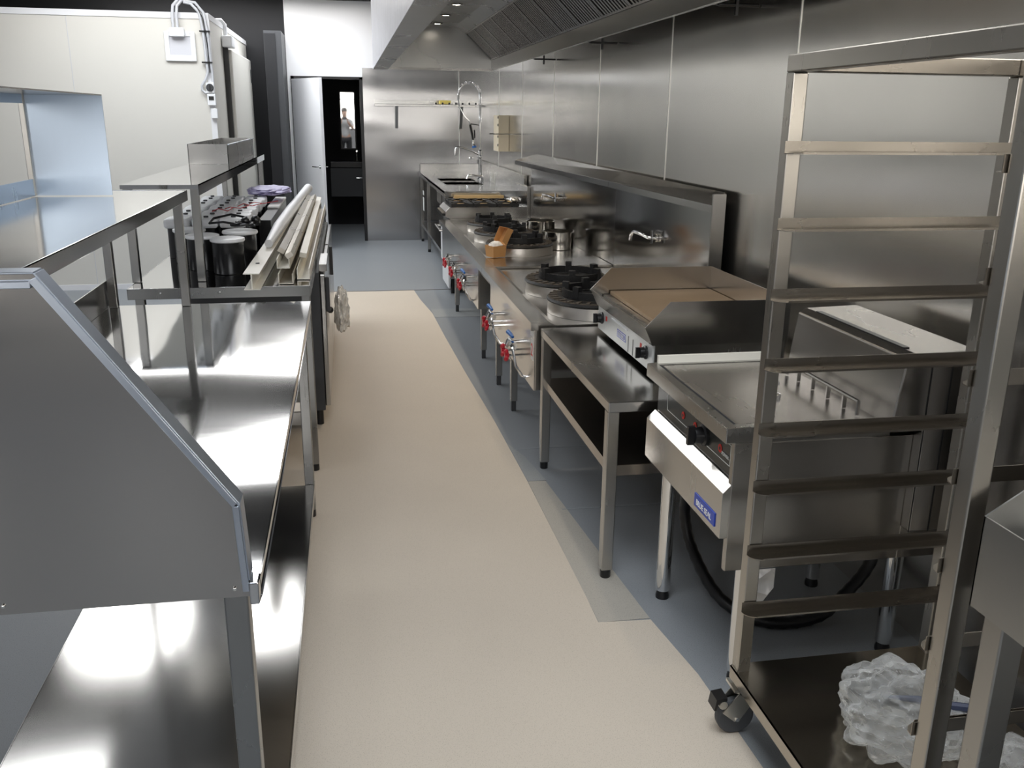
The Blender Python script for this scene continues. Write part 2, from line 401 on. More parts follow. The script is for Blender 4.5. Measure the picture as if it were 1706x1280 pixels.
# gear on the coolroom front
t = thing('emergency_light', 'white square recessed light unit with boxy top, high on the cold room wall', 'wall light', (-1.42, 8.9, 2.05))
b = MB()
b.box(-1.55, -1.51, 8.875, 8.893, 2.045, 2.29); b.box(-1.33, -1.29, 8.875, 8.893, 2.045, 2.29); b.box(-1.51, -1.33, 8.875, 8.893, 2.045, 2.09); b.box(-1.51, -1.33, 8.875, 8.893, 2.25, 2.29)
b.build('frame', WHITE_P, t, .003)
MB().box(-1.51, -1.33, 8.884, 8.893, 2.09, 2.25).build('recess_plate', mat('recess_grey', (.62, .62, .66), .4), t)
MB().box(-1.495, -1.37, 8.83, 8.875, 2.245, 2.32).build('cover', WHITE_P, t, .008)
b = MB()
for dx in (0, .035):
    b.tube([(-1.46+dx, 8.85, 2.30), (-1.46+dx, 8.85, 2.42), (-1.45+dx, 8.86, 2.50), (-1.40+dx, 8.88, 2.56), (-1.30, 8.9, 2.58+dx*.6)], .013, 10)
tag(b.build('cable_conduit', GREYP), 'pair of grey conduits rising from the square white wall light', 'conduit')
b = MB()
for dx in (0, .036):
    b.tube([(-1.36, 8.87, 2.53+dx*.4), (-1.30+dx, 8.865, 2.52+dx*.3), (-1.235+dx, 8.865, 2.45), (-1.215+dx, 8.868, 2.30), (-1.205+dx, 8.868, 2.02), (-1.20+dx, 8.868, 1.96)]
           + ([(-1.22, 8.868, 1.90), (-1.262, 8.868, 1.84), (-1.262, 8.868, 1.80), (-1.235, 8.868, 1.775), (-1.20, 8.868, 1.79)] if dx == 0 else [(-1.165, 8.868, 1.86)]), .012, 10)
t = tag(b.build('cable_conduit', GREYP), 'two grey conduits strapped together bending down to the round control dial', 'conduit')
b = MB()
for z in (2.29, 2.03): b.box(-1.245, -1.155, 8.85, 8.884, z, z+.012)
b.tube([(-1.25, 8.855, 2.50), (-1.205, 8.85, 2.40), (-1.185, 8.85, 2.2), (-1.18, 8.85, 1.95)], .004, 6)
b.build('cable_strap', BLACK, t)
t = thing('isolator_switch', 'small white isolator box with round grey dial at the end of the conduits', 'switch', (-1.2, 8.89, 1.78))
MB().box(-1.225, -1.155, 8.84, 8.893, 1.775, 1.865).build('housing', WHITE_P, t, .005)
b = MB().lathe((-1.19, 8.838, 1.822), [(.033, .0), (.033, -.006), (.028, -.01)], 24, 'y'); b.build('dial', CHAR, t)
MB().box(-1.193, -1.187, 8.820, 8.830, 1.80, 1.845).build('pointer', BLACK, t)
t = thing('temperature_controller', 'small white temperature controller with black display below the round dial', 'controller', (-1.2, 8.89, 1.66))
MB().box(-1.222, -1.150, 8.845, 8.893, 1.668, 1.77).build('housing', WHITE_P, t, .006)
MB().box(-1.208, -1.165, 8.842, 8.846, 1.715, 1.748).build('display', BLACK, t)
tag(MB().box(-1.20, -1.145, 8.86, 8.893, 1.555, 1.645).build('switch_plate', WHITE_P, None, .004), 'plain white push switch below the temperature controller on the cold room corner', 'switch')
t = thing('door_light', 'bright white light fitting above the cold room side door', 'wall light', (-1.14, 9.9, 2.22))
MB().box(-1.165, -1.07, 9.72, 10.0, 2.225, 2.33).build('housing', WHITE_P, t, .01)
MB().tube([(-1.14, 9.85, 2.33), (-1.14, 9.85, 2.44), (-1.17, 9.83, 2.475), (-1.22, 9.8, 2.47)], .02, 10).build('conduit', WHITE_P, t)

# dark cupboard between the coolroom and the door
t = thing('tall_cabinet', 'tall charcoal cabinet standing between the cold room and the white door', 'cabinet', (-.80, 11.8, 0))
MB().box(-.905, -.705, 11.5, 12.14, 0, 2.53).build('carcass', CHAR, t, .002)
MB().box(-.90, -.775, 11.485, 11.499, .05, 2.50).build('door', BLACKM, t, .001)

# washroom vanity, mirror, tap
t = thing('wall_mirror', 'narrow mirror on the dark washroom wall seen through the open doorway', 'mirror', (.02, 14.09, 1.1))
MB().box(-.085, .14, 14.075, 14.099, 1.11, 1.93).build('frame', BLACK, t)
MB().box(-.07, .125, 14.068, 14.075, 1.125, 1.915).build('glass', MIRROR, t)
t = thing('vanity_unit', 'black vanity cupboard with basin inside the dark washroom', 'vanity', (.15, 13.9, 0))
MB().box(-.25, .58, 13.65, 14.09, .45, .86).build('cupboard', CHAR, t, .003)
MB().box(-.25, .58, 13.63, 14.09, .862, .95).build('basin', BLACK, t, .01)
MB().tube([(.14, 14.0, .95), (.14, 14.0, 1.08), (.14, 13.9, 1.09)], .014, 10).build('tap', CHROME, t)
MB().tube([(.12, 13.62, .72), (.12, 13.6, .72), (.22, 13.6, .72), (.22, 13.62, .72)], .006, 8).build('handle', CHROME, t)

# ------------------------------------------------------------------ helper for benches
def legs_sq(parent, spots, z1, w=.038, foot=.035, m=ST_Z):
    for (x, y) in spots:
        l = MB().box(x-w/2, x+w/2, y-w/2, y+w/2, foot, z1).build('leg', m, parent, .003)
        MB().lathe((x, y, 0), [(.017, 0), (.019, .004), (.019, foot-.004), (.013, foot+.002)], 16).build('foot', BLACK, l)

# ------------------------------------------------------------------ LEFT: front prep bench with guard
t = thing('prep_bench', 'stainless steel prep bench with tall angled end guard, nearest on the left', 'bench', (-.53, 2.44, 0))
b = MB(); b.box(-.90, -.163, 1.335, 3.55, .862, .90); b.box(-.1775, -.163, 1.303, 1.335, .862, .9); b.build('bench_top', ST_TOP, t, .002)
MB().box(-.905, -.90, 1.335, 3.55, .862, 1.0).build('rear_upstand', ST, t, .001)
for (x, y) in ((-.205, 1.365), (-.205, 3.515), (-.865, 1.365), (-.865, 3.515)):
    l = MB().box(x-.019, x+.019, y-.019, y+.019, .035, .861).build('leg', ST_POST, t, .003)
    MB().lathe((x, y, 0), [(.017, 0), (.019, .004), (.019, .031), (.013, .037)], 16).build('foot', BLACK, l)
b = MB(); b.box(-.845, -.187, 1.39, 3.49, .135, .150); b.box(-.845, -.187, 1.385, 1.392, .115, .150); b.box(-.190, -.185, 1.385, 3.535, .112, .150)
b.box(-.847, -.842, 1.385, 3.535, .112, .150)
b.build('lower_shelf', ST_SHELF, t, .001)
# end guard: profile in x,z at y = 1.31..1.33
gp = [(-.90, .873), (-.90, 1.388), (-.427, 1.388), (-.184, 1.032), (-.178, .873)]
MB().prism(gp, 'y', 1.312, 1.330).build('end_guard', ST_GUARD, t)
b = MB()
def fold(p, q, w=.016):
    p = Vector((p[0], 0, p[1])); q = Vector((q[0], 0, q[1])); d = (q-p).normalized(); n = Vector((d.z, 0, -d.x))
    if n.z < 0: n = -n
    pts = [p, q, q+n*.003, p+n*.003]
    b.prism([(v.x, v.z) for v in pts], 'y', 1.307, 1.347)
fold(gp[1], gp[2]); fold(gp[2], gp[3]); b.prism([(-.184, 1.032), (-.178, .903), (-.175, .903), (-.181, 1.034)], 'y', 1.307, 1.347)
for (x0, z0, x1, z1) in ((-.90, 1.379, -.431, 1.379), (-.431, 1.379, -.193, 1.030), (-.193, 1.030, -.187, .885)):
    p = Vector((x0, 0, z0)); q = Vector((x1, 0, z1)); d = (q-p).normalized(); n = Vector((d.z, 0, -d.x))
    if n.x < 0: n = -n
    b.prism([(p.x, p.z), (q.x, q.z), ((q+n*.010).x, (q+n*.010).z), ((p+n*.010).x, (p+n*.010).z)], 'y', 1.303, 1.312)
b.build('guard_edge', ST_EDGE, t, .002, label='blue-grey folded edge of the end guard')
for x in (-.535, -.20): MB().lathe((x, 1.3115, .888), [(.003, 0), (.003, -.002), (.0015, -.003)], 12, 'y').build('rivet', CHROME, t)

# gantry shelf standing on it
t = thing('gantry_shelf', 'stainless steel over shelf on posts above the nearest prep bench', 'shelf', (-.78, 2.3, .90))
b = MB(); b.box(-1.05, -.588, .95, 3.545, 1.324, 1.328); b.box(-.592, -.588, .95, 3.545, 1.290, 1.328); b.box(-1.05, -.588, 3.541, 3.545, 1.294, 1.328)
b.build('shelf', steel('steel_gantry', col=(.62, .62, .61), rough=.12, axis='y', wave=.002), t, .001)
for (x, y) in ((-.622, 3.515), (-.88, 3.515), (-.622, 1.45), (-.88, 1.45)):
    MB().box(x-.015, x+.015, y-.015, y+.015, .9005, 1.324).build('post', ST_POST, t, .002)
t = thing('pass_surround', 'stainless steel pass-through surround coloured with a blue sky reflection, standing on the gantry shelf', 'pass surround', (-.9, 2.6, 1.328))
HB = steel('steel_pass_sky_tint', col=(.40, .47, .56), rough=.3, axis='z', wave=.02, wscale=2.2)  # blue of the sky reflection is put into the base colour
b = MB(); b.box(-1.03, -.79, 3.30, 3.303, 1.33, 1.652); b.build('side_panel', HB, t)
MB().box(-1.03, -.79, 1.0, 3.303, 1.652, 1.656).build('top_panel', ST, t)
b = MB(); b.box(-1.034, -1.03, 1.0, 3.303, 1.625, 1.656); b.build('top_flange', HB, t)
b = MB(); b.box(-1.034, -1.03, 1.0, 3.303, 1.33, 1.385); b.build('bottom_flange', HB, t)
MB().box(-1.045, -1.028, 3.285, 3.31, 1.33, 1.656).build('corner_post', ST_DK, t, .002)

# ------------------------------------------------------------------ LEFT: rear bench
t = thing('work_table', 'low stainless steel table behind the prep bench, loaded with lamps and metal profiles', 'table', (-.56, 5.6, 0))
MB().box(-.93, -.187, 3.96, 7.35, .882, .888).build('table_top', ST_TOP, t, .001)
b = MB(); b.box(-.93, -.182, 3.955, 3.96, .842, .888); b.box(-.187, -.182, 3.96, 7.35, .842, .888); b.box(-.935, -.93, 3.955, 7.35, .842, .888)
b.build('apron', ST_POST, t, .001)
legs_sq(t, [(-.205, 4.03), (-.90, 4.03), (-.205, 7.25), (-.90, 7.25)], .882, m=ST_POST)
b = MB(); b.box(-.91, -.24, 4.0, 7.2, .29, .30); b.box(-.91, -.24, 3.99, 4.0, .24, .30); b.build('lower_shelf', ST_DK, t)
for x in (-.80, -.56): MB().lathe((x, 3.954, .868), [(.005, 0), (.004, -.003), (.001, -.004)], 10, 'y').build('rivet', CHROME, t)
t = thing('over_shelf', 'stainless steel over shelf on four posts above the low loaded table', 'shelf', (-.78, 5.7, .888))
b = MB(); b.box(-.945, -.63, 4.08, 7.35, 1.303, 1.308); b.box(-.634, -.630, 4.08, 7.35, 1.262, 1.308); b.box(-.945, -.63, 4.076, 4.08, 1.290, 1.308)
b.build('shelf', ST_TOP, t)
for (x, y) in ((-.652, 4.12), (-.925, 4.12), (-.652, 7.25), (-.925, 7.25)):
    MB().box(x-.017, x+.017, y-.017, y+.017, .889, 1.303).build('post', ST_POST, t, .002)
t = thing('shelf_hood_box', 'open rectangular stainless steel box standing on the far over shelf', 'metal box', (-.8, 6.3, 1.308))
b = MB(); b.box(-.93, -.70, 5.75, 5.754, 1.309, 1.425); b.box(-.704, -.70, 5.75, 7.30, 1.309, 1.425); b.box(-.93, -.926, 5.75, 7.30, 1.309, 1.425); b.box(-.93, -.70, 7.296, 7.30, 1.309, 1.425)
b.build('sides', ST_POST, t); 
b = MB(); b.box(-.70, -.692, 5.75, 7.30, 1.419, 1.425); b.build('rim', ST_EDGE, t)

# undercounter unit with wrapped door, right edge visible in the aisle
t = thing('undercounter_fridge', 'undercounter fridge with steel doors under the low table, edge facing the aisle', 'fridge', (-.45, 5.6, 0))
MB().box(-.80, -.165, 4.62, 6.9, .10, .835).build('body', CHAR, t, .004)
for y in (4.64, 5.78): 
    d = MB().box(-.163, -.138, y, y+1.10, .12, .82).build('door', ST, t, .004)
    MB().box(-.138, -.118, y+.03, y+.06, .62, .80).build('handle', CHAR, d, .004)
MB().box(-.165, -.125, 4.63, 5.0, .838, .876).build('control_strip', ST_Z, t, .002)
b = MB(); b.ball((-.12, 4.72, .62), .018, 10); b.build('knob', BLACK, t)
for x in (-.72, -.2):
    for y in (4.7, 6.8): MB().lathe((x, y, 0), [(.02, 0), (.02, .1)], 14).build('leg', BLACK, t)
def crumple(name, c, size, m, label, cat, seed, amp=.28, sub=5, parent=None, fr=2.2):
    bm = bmesh.new(); bmesh.ops.create_icosphere(bm, subdivisions=sub, radius=1)
    for v in bm.verts:
        p = v.co.copy(); q = p*fr+Vector((seed*3.1, seed, 0))
        w1 = noise.voronoi(q)[0]; w2 = noise.voronoi(q*2.4+Vector((5, 2, 1)))[0]
        d = 1+amp*.5*(w1[1]-w1[0]-.3)*1.2+amp*.35*(w2[0]-.4)+amp*.3*noise.noise(q*.8)
        p = p*d
        p.z = max(p.z, -.72)
        v.co = Vector((p.x*size[0], p.y*size[1], (p.z+.72)*size[2]))
    for f in bm.faces: f.smooth = (sub > 5)
    me = bpy.data.meshes.new(name); bm.to_mesh(me); bm.free(); me.materials.append(m)
    o = bpy.data.objects.new(name, me); COL.objects.link(o); o.location = c
    if parent: o.parent = parent; o.location = Vector(c)-parent.location
    else: tag(o, label, cat)
    return o
crumple('plastic_wrap', (-.068, 5.30, .40), (.045, .22, .13), FILM2, 'crumpled brownish plastic wrap hanging off the fridge front beside the aisle', 'plastic wrap', 3, .5, 4)
# wire basket on lower shelf
t = thing('wire_basket', 'grey slotted basket on the lower shelf of the low table', 'basket', (-.36, 4.1, .30))
b = MB(); b.box(-.50, -.245, 4.0, 4.006, .302, .345); b.box(-.50, -.245, 4.30, 4.306, .302, .345); b.box(-.25, -.245, 4.0, 4.306, .302, .345); b.box(-.50, -.495, 4.0, 4.306, .302, .345)
b.build('rim', ALU, t)
b = MB()
for i in range(12): x = -.49+i*.021; b.box(x, x+.006, 4.006, 4.30, .335, .339)
b.build('slats', GREYP, t)

# black canister lamps with white rims
def canister(x, y, r, h, label):
    t = thing('canister_lamp', label, 'lamp fitting', (x, y, .889), 'black canister lamps on the low table')
    MB().lathe((x, y, .889), [(r*.96, 0), (r, .004), (r, h), (r*.9, h+.001)], 40).build('body', BLACK, t)
    MB().lathe((x, y, .889+h), [(r*.6, .001), (r*1.06, .001), (r*1.12, .006), (r*1.10, .016), (r*.9, .02), (r*.5, .018), (.001, .017)], 40).build('rim', WHITE_P, t)
    return t
canister(-.78, 4.66, .07, .15, 'black canister lamp with white rim, leftmost of the front cluster')
canister(-.69, 4.46, .07, .145, 'black canister lamp with white rim between the two front posts')
canister(-.56, 4.33, .07, .145, 'frontmost black canister lamp with white rim, right of the posts')
canister(-.525, 4.53, .075, .155, 'black canister lamp with a black cable lying on its white rim')
b = MB()
pts = [(-.50+.05*math.sin(a*1.0)+.02*math.sin(3.1*a), 4.56+.05*math.cos(a*1.3), 1.078+.006*math.sin(2*a)+.012) for a in [i*.35 for i in range(60)]]
b.tube(pts, .005, 6)
b.tube([(-.53, 4.56, 1.085), (-.60, 4.54, 1.10), (-.67, 4.58, 1.09), (-.66, 4.66, 1.105), (-.58, 4.70, 1.12), (-.5, 4.64, 1.11)], .006, 6)
b.ball((-.50, 4.56, 1.10), .022, 8); b.ball((-.455, 4.60, 1.10), .025, 8)
tag(b.build('power_cable', BLACK), 'coiled black power cable lying on the canister lamps', 'cable')
# rows of flat white fittings behind
k = 0
protoF = None
for j in range(9):
    for i in range(3):
        x = -.86+i*.135+(.010 if j % 2 else 0); y = 4.86+j*.155; z = .889
        if protoF is None:
            t = thing('white_downlight', 'white round-cornered lamp fitting on a black drum, one of the rows behind the canister lamps', 'lamp fitting', (x, y, z), 'white lamp fittings in rows on the low table')
            MB().lathe((x, y, z), [(.058, 0), (.058, .15)], 24).build('drum', BLACK, t)
            MB().box(x-.063, x+.063, y-.073, y+.073, z+.152, z+.20).build('fitting', WHITE_P, t, .012)
            b = MB().lathe((x, y, z+.2), [(.012, 0), (.012, .008), (.004, .009)], 10); b.build('terminal', CHAR, t)
            protoF = t
        else:
            dup(protoF, None, (x, y, z))
b = MB()
for q in range(4):
    x = -.66+q*.05; y = 5.05+q*.14
    b.tube([(x-.06, y, 1.10), (x-.03, y+.03*(-1)**q, 1.112), (x+.02, y, 1.102), (x+.04+.02*q, y+.05, 1.112)], .0025, 6)
tag(b.build('red_wires', REDW), 'thin red wires lying across the white lamp fittings', 'wires')
crumple('plastic_sleeve', (-.52, 6.30, 1.092), (.14, .24, .03), LILAC, 'crumpled lilac plastic bags on top of the white lamp fittings', 'plastic bag', 9, .5, 4)
t = thing('flat_box', 'flat white topped black carton at the end of the row of lamp fittings', 'carton', (-.47, 6.25, .889))
MB().box(-.505, -.437, 5.25, 6.6, .889, 1.03).build('body', BLACK, t, .003)
MB().box(-.507, -.435, 5.9, 6.6, 1.031, 1.045).build('lid', PAPER, t, .003)

# metal profiles bundle
Hs = [(-.035, -.035), (.035, -.035), (.035, -.031), (.003, -.031), (.003, .031), (.035, .031), (.035, .035), (-.035, .035), (-.035, .031), (-.003, .031), (-.003, -.031), (-.035, -.031)]
Hs2 = [(a*.95, c*1.0) for a, c in Hs]
o = MB().loft(Hs2, (-.415, 3.86, .926), (-.375, 7.2, .94)).build('aluminium_profile', CREAM_AL)
tag(o, 'long cream H-section metal profile, leftmost on the low table', 'metal profile', 'metal profiles on the low table')
for (y,) in ((4.15,), (5.2,)):
    pass
b = MB()
for y in (4.12, 5.1): b.lathe((-.415+(y-3.86)*.012, y, .9625), [(.009, 0), (.009, .003), (.004, .004)], 12)
b.build('screw', CHAR, o).location = Vector((0, 0, 0))
Cs = [(-.028, -.022), (.028, -.022), (.028, .022), (.024, .022), (.024, -.018), (-.024, -.018), (-.024, .022), (-.028, .022)]
Bx = [(-.016, -.011), (.016, -.011), (.016, .011), (-.016, .011)]
def prof(poly, p0, p1, m, label, up=(0, 0, 1)):
    tag(MB().loft(poly, p0, p1, up).build('aluminium_profile', m), label, 'metal profile', 'metal profiles on the low table')
prof([(a*1.15, c) for a, c in Cs], (-.285, 3.99, .913), (-.245, 7.2, .935), ALU, 'open metal channel lying at the bottom of the right bundle')
prof([(a, c*1.1) for a, c in Cs], (-.215, 4.10, .915), (-.205, 7.0, .94), CREAM_AL, 'cream channel along the aisle edge of the low table')
prof(Cs, (-.30, 4.10, .963), (-.27, 7.0, .985), CREAM_AL, 'cream channel stacked in the middle of the bundle')
prof(Bx, (-.315, 4.25, 1.0), (-.29, 6.9, 1.02), ALU, 'thin hollow metal tube on the left of the bundle', (.6, 0, 1))
prof(Bx, (-.272, 4.10, 1.0), (-.25, 6.8, 1.03), ALU, 'tilted thin hollow metal tube on top of the bundle with open end', (-.6, 0, 1))
prof(Bx, (-.225, 4.35, .963), (-.225, 7.1, .99), CREAM_AL, 'thin cream tube on the right of the bundle', (.2, 0, 1))
o = MB().tube([(-.40, 4.6, .985), (-.39, 5.2, 1.0), (-.365, 5.9, 1.02), (-.34, 6.6, 1.035), (-.31, 7.3, 1.05)], [.02, .032, .034, .030, .034], 14)
tag(o.build('wrapped_profile', WHITE_P), 'long metal profile in white plastic sleeve on top of the bundle', 'metal profile', 'metal profiles on the low table')

# ------------------------------------------------------------------ RIGHT: hood
t = thing('exhaust_hood', 'long stainless steel exhaust hood with baffle filters above the cooking line', 'exhaust hood', (.9, 5.8, 2.04))
HF = 9.6; HN = 2.7
PF = mat('film_covered_steel', (.62, .63, .68), .35, .3, noise_amt=.12, nscale=7, bump=.5, bscale=14)
MB().box(.285, .289, HN, HF, 2.04, CEIL-.002).build('outer_fascia', PF, t)
b = MB(); b.box(.289, 1.50, HF-.004, HF, 2.04, CEIL-.002); b.box(1.50, 1.504, HN, HF, 2.05, CEIL-.002); b.box(.289, 1.5, HN, HN+.004, 2.04, CEIL-.002)
b.build('shell', ST_HOOD, t)
b = MB(); b.prism([(.289, 2.04), (.43, 2.04), (.43, 2.046), (.293, 2.046), (.293, 2.09), (.289, 2.09)], 'y', HN, HF-.004); b.build('lower_lip', ST_HOOD, t)
b = MB(); b.quad([(.43, HN+.01, 2.046), (.43, HF-.005, 2.046), (.82, HF-.005, 2.452), (.82, HN+.01, 2.452)]); b.build('inner_slope', ST_HOOD, t)
b = MB(); b.box(.82, 1.10, HN+.01, HF-.005, 2.452, 2.455); b.build('canopy_ceiling', ST_DK, t)
b = MB(); b.quad([(1.10, HN+.01, 2.452), (1.10, HF-.005, 2.452), (1.215, HF-.005, 2.40), (1.215, HN+.01, 2.40)]); b.build('filter_header', ST_HOOD, t)
b = MB(); b.prism([(1.478, 2.05), (1.50, 2.05), (1.50, 2.20), (1.49, 2.20), (1.482, 2.146), (1.478, 2.146)], 'y', HN+.01, HF-.005); b.build('gutter', ST, t)
b = MB(); b.box(.32, 1.475, HF-.02, HF-.008, 2.041, 2.065); b.build('end_lip', ST, t)
# filters
A = Vector((1.215, 0, 2.398)); B = Vector((1.478, 0, 2.150)); dv = (B-A); Ln = dv.length; dn = dv.normalized(); nn = Vector((-dn.z, 0, dn.x)); nn = nn if nn.z < 0 else -nn
FIL = steel('steel_filter', col=(.46, .45, .44), rough=.24, axis='z')
n_f = 13; fw = (HF-.03-(HN+.03))/n_f
for k in range(n_f):
    y0 = HN+.03+k*fw
    M = Matrix(((0, dn.x, -nn.x, A.x), (1, 0, 0, y0), (0, dn.z, -nn.z, A.z), (0, 0, 0, 1)))
    b = MB().tr(M); w = fw-.004
    b.box(0, w, 0, .012, 0, .03); b.box(0, w, Ln-.012, Ln, 0, .03); b.box(0, .018, .012, Ln-.012, 0, .03); b.box(w-.018, w, .012, Ln-.012, 0, .03)
    nb = 9
    for j in range(nb):
        x = .03+j*(w-.06)/nb
        b.box(x, x+.026, .012, Ln-.012, .0, .004) ; b.box(x, x+.003, .012, Ln-.012, .004, .018); b.box(x+.023, x+.026, .012, Ln-.012, .004, .018)
    f = b.build('baffle_filter', FIL, t)
    MB().tr(M).box(.018, w-.018, .012, Ln-.012, .02, .022).build('inner_baffle', BLACKM, f)
b = MB(); b.quad([(1.215, HN+.02, 2.44), (1.215, HF-.01, 2.44), (1.5, HF-.01, 2.18), (1.5, HN+.02, 2.18)]); b.build('filter_back', BLACKM, t)
for y in (4.2, 5.05, 5.9, 6.75, 7.65, 8.46, 9.23):
    MB().lathe((.90, y, 2.451), [(.05, 0), (.05, -.006), (.036, -.008), (.034, -.001)], 24).build('downlight_ring', ST_DK, t)
    MB().lathe((.90, y, 2.447), [(.001, 0), (.033, 0), (.033, .002)], 20).build('lamp', LAMP, t)
for i, (y, nm) in enumerate(((7.75, ''), (5.95, ''), (3.85, ''))):
    MB().tube([(1.505, y+.12, 2.09), (1.53, y+.12, 2.09), (1.56, y, 2.06), (1.735, y, 2.06)], .007, 8).build('wall_bracket', BLACK, t)
    MB().box(1.63, 1.642, y-.008, y+.008, 2.02, 2.11).build('bracket_plate', BLACK, t)

# ------------------------------------------------------------------ RIGHT: back wall shelf, box, sink
t = thing('wall_shelf', 'narrow stainless steel shelf across the far wall above the sink', 'shelf', (1.05, 12.05, 1.7))
b = MB(); b.box(.365, 1.70, 11.90, 12.152, 1.735, 1.739); b.box(.365, 1.70, 11.90, 11.904, 1.715, 1.739); b.box(.365, 1.70, 12.148, 12.152, 1.735, 1.79)
b.build('shelf', steel('steel_wallshelf', col=(.75, .75, .74), rough=.25, axis='x'), t)
for x in (.64, 1.47): MB().prism([(12.152, 1.734), (11.98, 1.734), (12.13, 1.45), (12.152, 1.44)], 'x', x-.018, x+.018).build('bracket', ST_DK, t)
for i in range(7): tag(MB().ball((1.13+i*.085, 11.915, 1.752), .013, 8).build('shelf_peg', BLACK), 'small round black peg in the row along the far wall shelf edge', 'peg', 'black pegs on the far wall shelf')
tag(MB().box(1.18, 1.32, 11.93, 12.03, 1.745, 1.79).build('yellow_packet', YEL, None, .006), 'small yellow packet lying on the far wall shelf', 'packet')
t = thing('dispenser_box', 'beige rectangular box fixed to the steel wall above the sink', 'box', (1.68, 10.1, 1.23))
MB().box(1.62, 1.738, 9.98, 10.32, 1.235, 1.615).build('body', BEIGE, t, .004)
b = MB()
for z in (1.29, 1.38, 1.50, 1.58): b.box(1.612, 1.62, 9.985, 10.0, z, z+.025)
b.build('clip', BLACK, t)
MB().tube([(1.74, 9.96, 1.42), (1.60, 9.96, 1.42), (1.52, 9.96, 1.42)], .006, 8).build('pipe', CHROME, t)
# sink bench
t = thing('sink_bench', 'stainless steel double sink bench at the far end under the steel wall', 'sink bench', (1.3, 10.5, 0))
SX0, SX1, SY0, SY1 = .912, 1.70, 8.88, 12.10
bowls = [(1.02, 1.42, 9.68, 10.13), (1.02, 1.42, 10.25, 10.75)]
b = MB()
b.box(SX0, 1.02, SY0, SY1, .875, .90); b.box(1.42, SX1, SY0, SY1, .875, .90)
b.box(1.02, 1.42, SY0, 9.68, .875, .90); b.box(1.02, 1.42, 10.13, 10.25, .875, .90); b.box(1.02, 1.42, 10.75, SY1, .875, .90)
b.box(SX0, SX0+.004, SY0, SY1, .845, .90); b.box(SX0, SX1, SY0, SY0+.004, .845, .90)
b.build('bench_top', steel('steel_sink_top', col=(.62, .64, .66), rough=.18, axis='y', wave=.003), t, .001)
for (x0, x1, y0, y1) in bowls:
    b = MB(); b.box(x0-.003, x0, y0, y1, .64, .899); b.box(x1, x1+.003, y0, y1, .64, .899); b.box(x0, x1, y0-.003, y0, .64, .899); b.box(x0, x1, y1, y1+.003, .64, .899); b.box(x0, x1, y0, y1, .64, .643)
    b.build('sink_bowl', ST_DK, t)
b = MB(); b.box(SX1, SX1+.03, SY0, SY1, .85, 1.05); b.box(SX0+.02, SX1, SY1, SY1+.04, .85, 1.0); b.build('splashback', ST, t, .002)
legs_sq(t, [(.945, 11.03), (1.66, 11.03), (.945, 8.98), (1.66, 8.98), (.945, 12.03), (1.66, 12.03)], .875)
b = MB(); b.box(.935, 1.68, 9.0, 12.05, .245, .25); b.box(.93, .935, 9.0, 12.05, .215, .25); b.build('lower_shelf', ST, t)
for z, h in ((.66, .05), (.47, .16)):
    tag(MB().box(.908, .912, 11.30, 11.30+.14, z, z+h).build('paper_label', LABEL), 'white paper label hanging at the far side of the sink bench, %s one' % ('upper' if h < .1 else 'lower'), 'label', 'labels on the sink bench')
t = thing('pre_rinse_tap', 'tall chrome pre-rinse spray tap with spring hose at the far sink', 'tap', (1.512, 10.62, .9))
MB().lathe((1.512, 10.62, .9), [(.035, 0), (.035, .015), (.018, .03), (.018, .26), (.026, .27), (.026, .32), (.012, .33), (.012, .36)], 20).build('body', CHROME, t)
MB().tube([(1.512, 10.62, 1.2), (1.512, 10.62, 1.53)], .010, 10).build('riser', CHROME, t)
arc = [(1.512, 10.62, 1.53), (1.512, 10.62, 1.83)]
for i in range(1, 13):
    a = PI*i/12; arc.append((1.388+.124*math.cos(a), 10.62, 1.83+.135*math.sin(a)))
arc += [(1.262, 10.62, 1.78), (1.275, 10.62, 1.70), (1.33, 10.62, 1.60), (1.385, 10.62, 1.55), (1.395, 10.62, 1.51)]
MB().tube(arc, .007, 8).build('hose', CHROME, t)
P = [Vector(p) for p in arc[:15]]; seg = []; tot = 0
hel = []
dist = [0]
for i in range(1, len(P)): dist.append(dist[-1]+(P[i]-P[i-1]).length)
N = 46*10
for q in range(N+1):
    s_ = dist[-1]*q/N; i = 1
    while i < len(P)-1 and dist[i] < s_: i += 1
    u = (s_-dist[i-1])/(dist[i]-dist[i-1]); c = P[i-1].lerp(P[i], u); tg = (P[i]-P[i-1]).normalized(); n1 = Vector((0, 1, 0)); n2 = tg.cross(n1)
    a = 2*PI*46*q/N; hel.append(c+n1*math.cos(a)*.016+n2*math.sin(a)*.016)
MB().tube(hel, .0032, 5).build('spring', CHROME, t)
MB().tube([(1.512, 10.62, 1.50), (1.46, 10.62, 1.51), (1.40, 10.62, 1.515)], .005, 8).build('hook_arm', CHROME, t)
b = MB(); b.tube([(1.395, 10.62, 1.51), (1.42, 10.62, 1.40), (1.43, 10.62, 1.34)], .014, 10); b.tube([(1.445, 10.62, 1.45), (1.45, 10.62, 1.36)], .007, 8); b.build('spray_handle', BLACK, t)
MB().tube([(1.43, 10.62, 1.34), (1.425, 10.62, 1.29), (1.44, 10.62, 1.275)], [.014, .012, .02], 12).build('spray_neck', CHROME, t)
MB().tube([(1.44, 10.62, 1.275), (1.445, 10.62, 1.255)], [.024, .026], 14).build('spray_face', BLUE, t)
sp = [(1.505, 10.62, 1.17), (1.42, 10.60, 1.215), (1.30, 10.58, 1.255), (1.25, 10.57, 1.262), (1.222, 10.565, 1.245), (1.212, 10.56, 1.20), (1.212, 10.56, 1.17)]
MB().tube(sp, .010, 10).build('spout', CHROME, t)
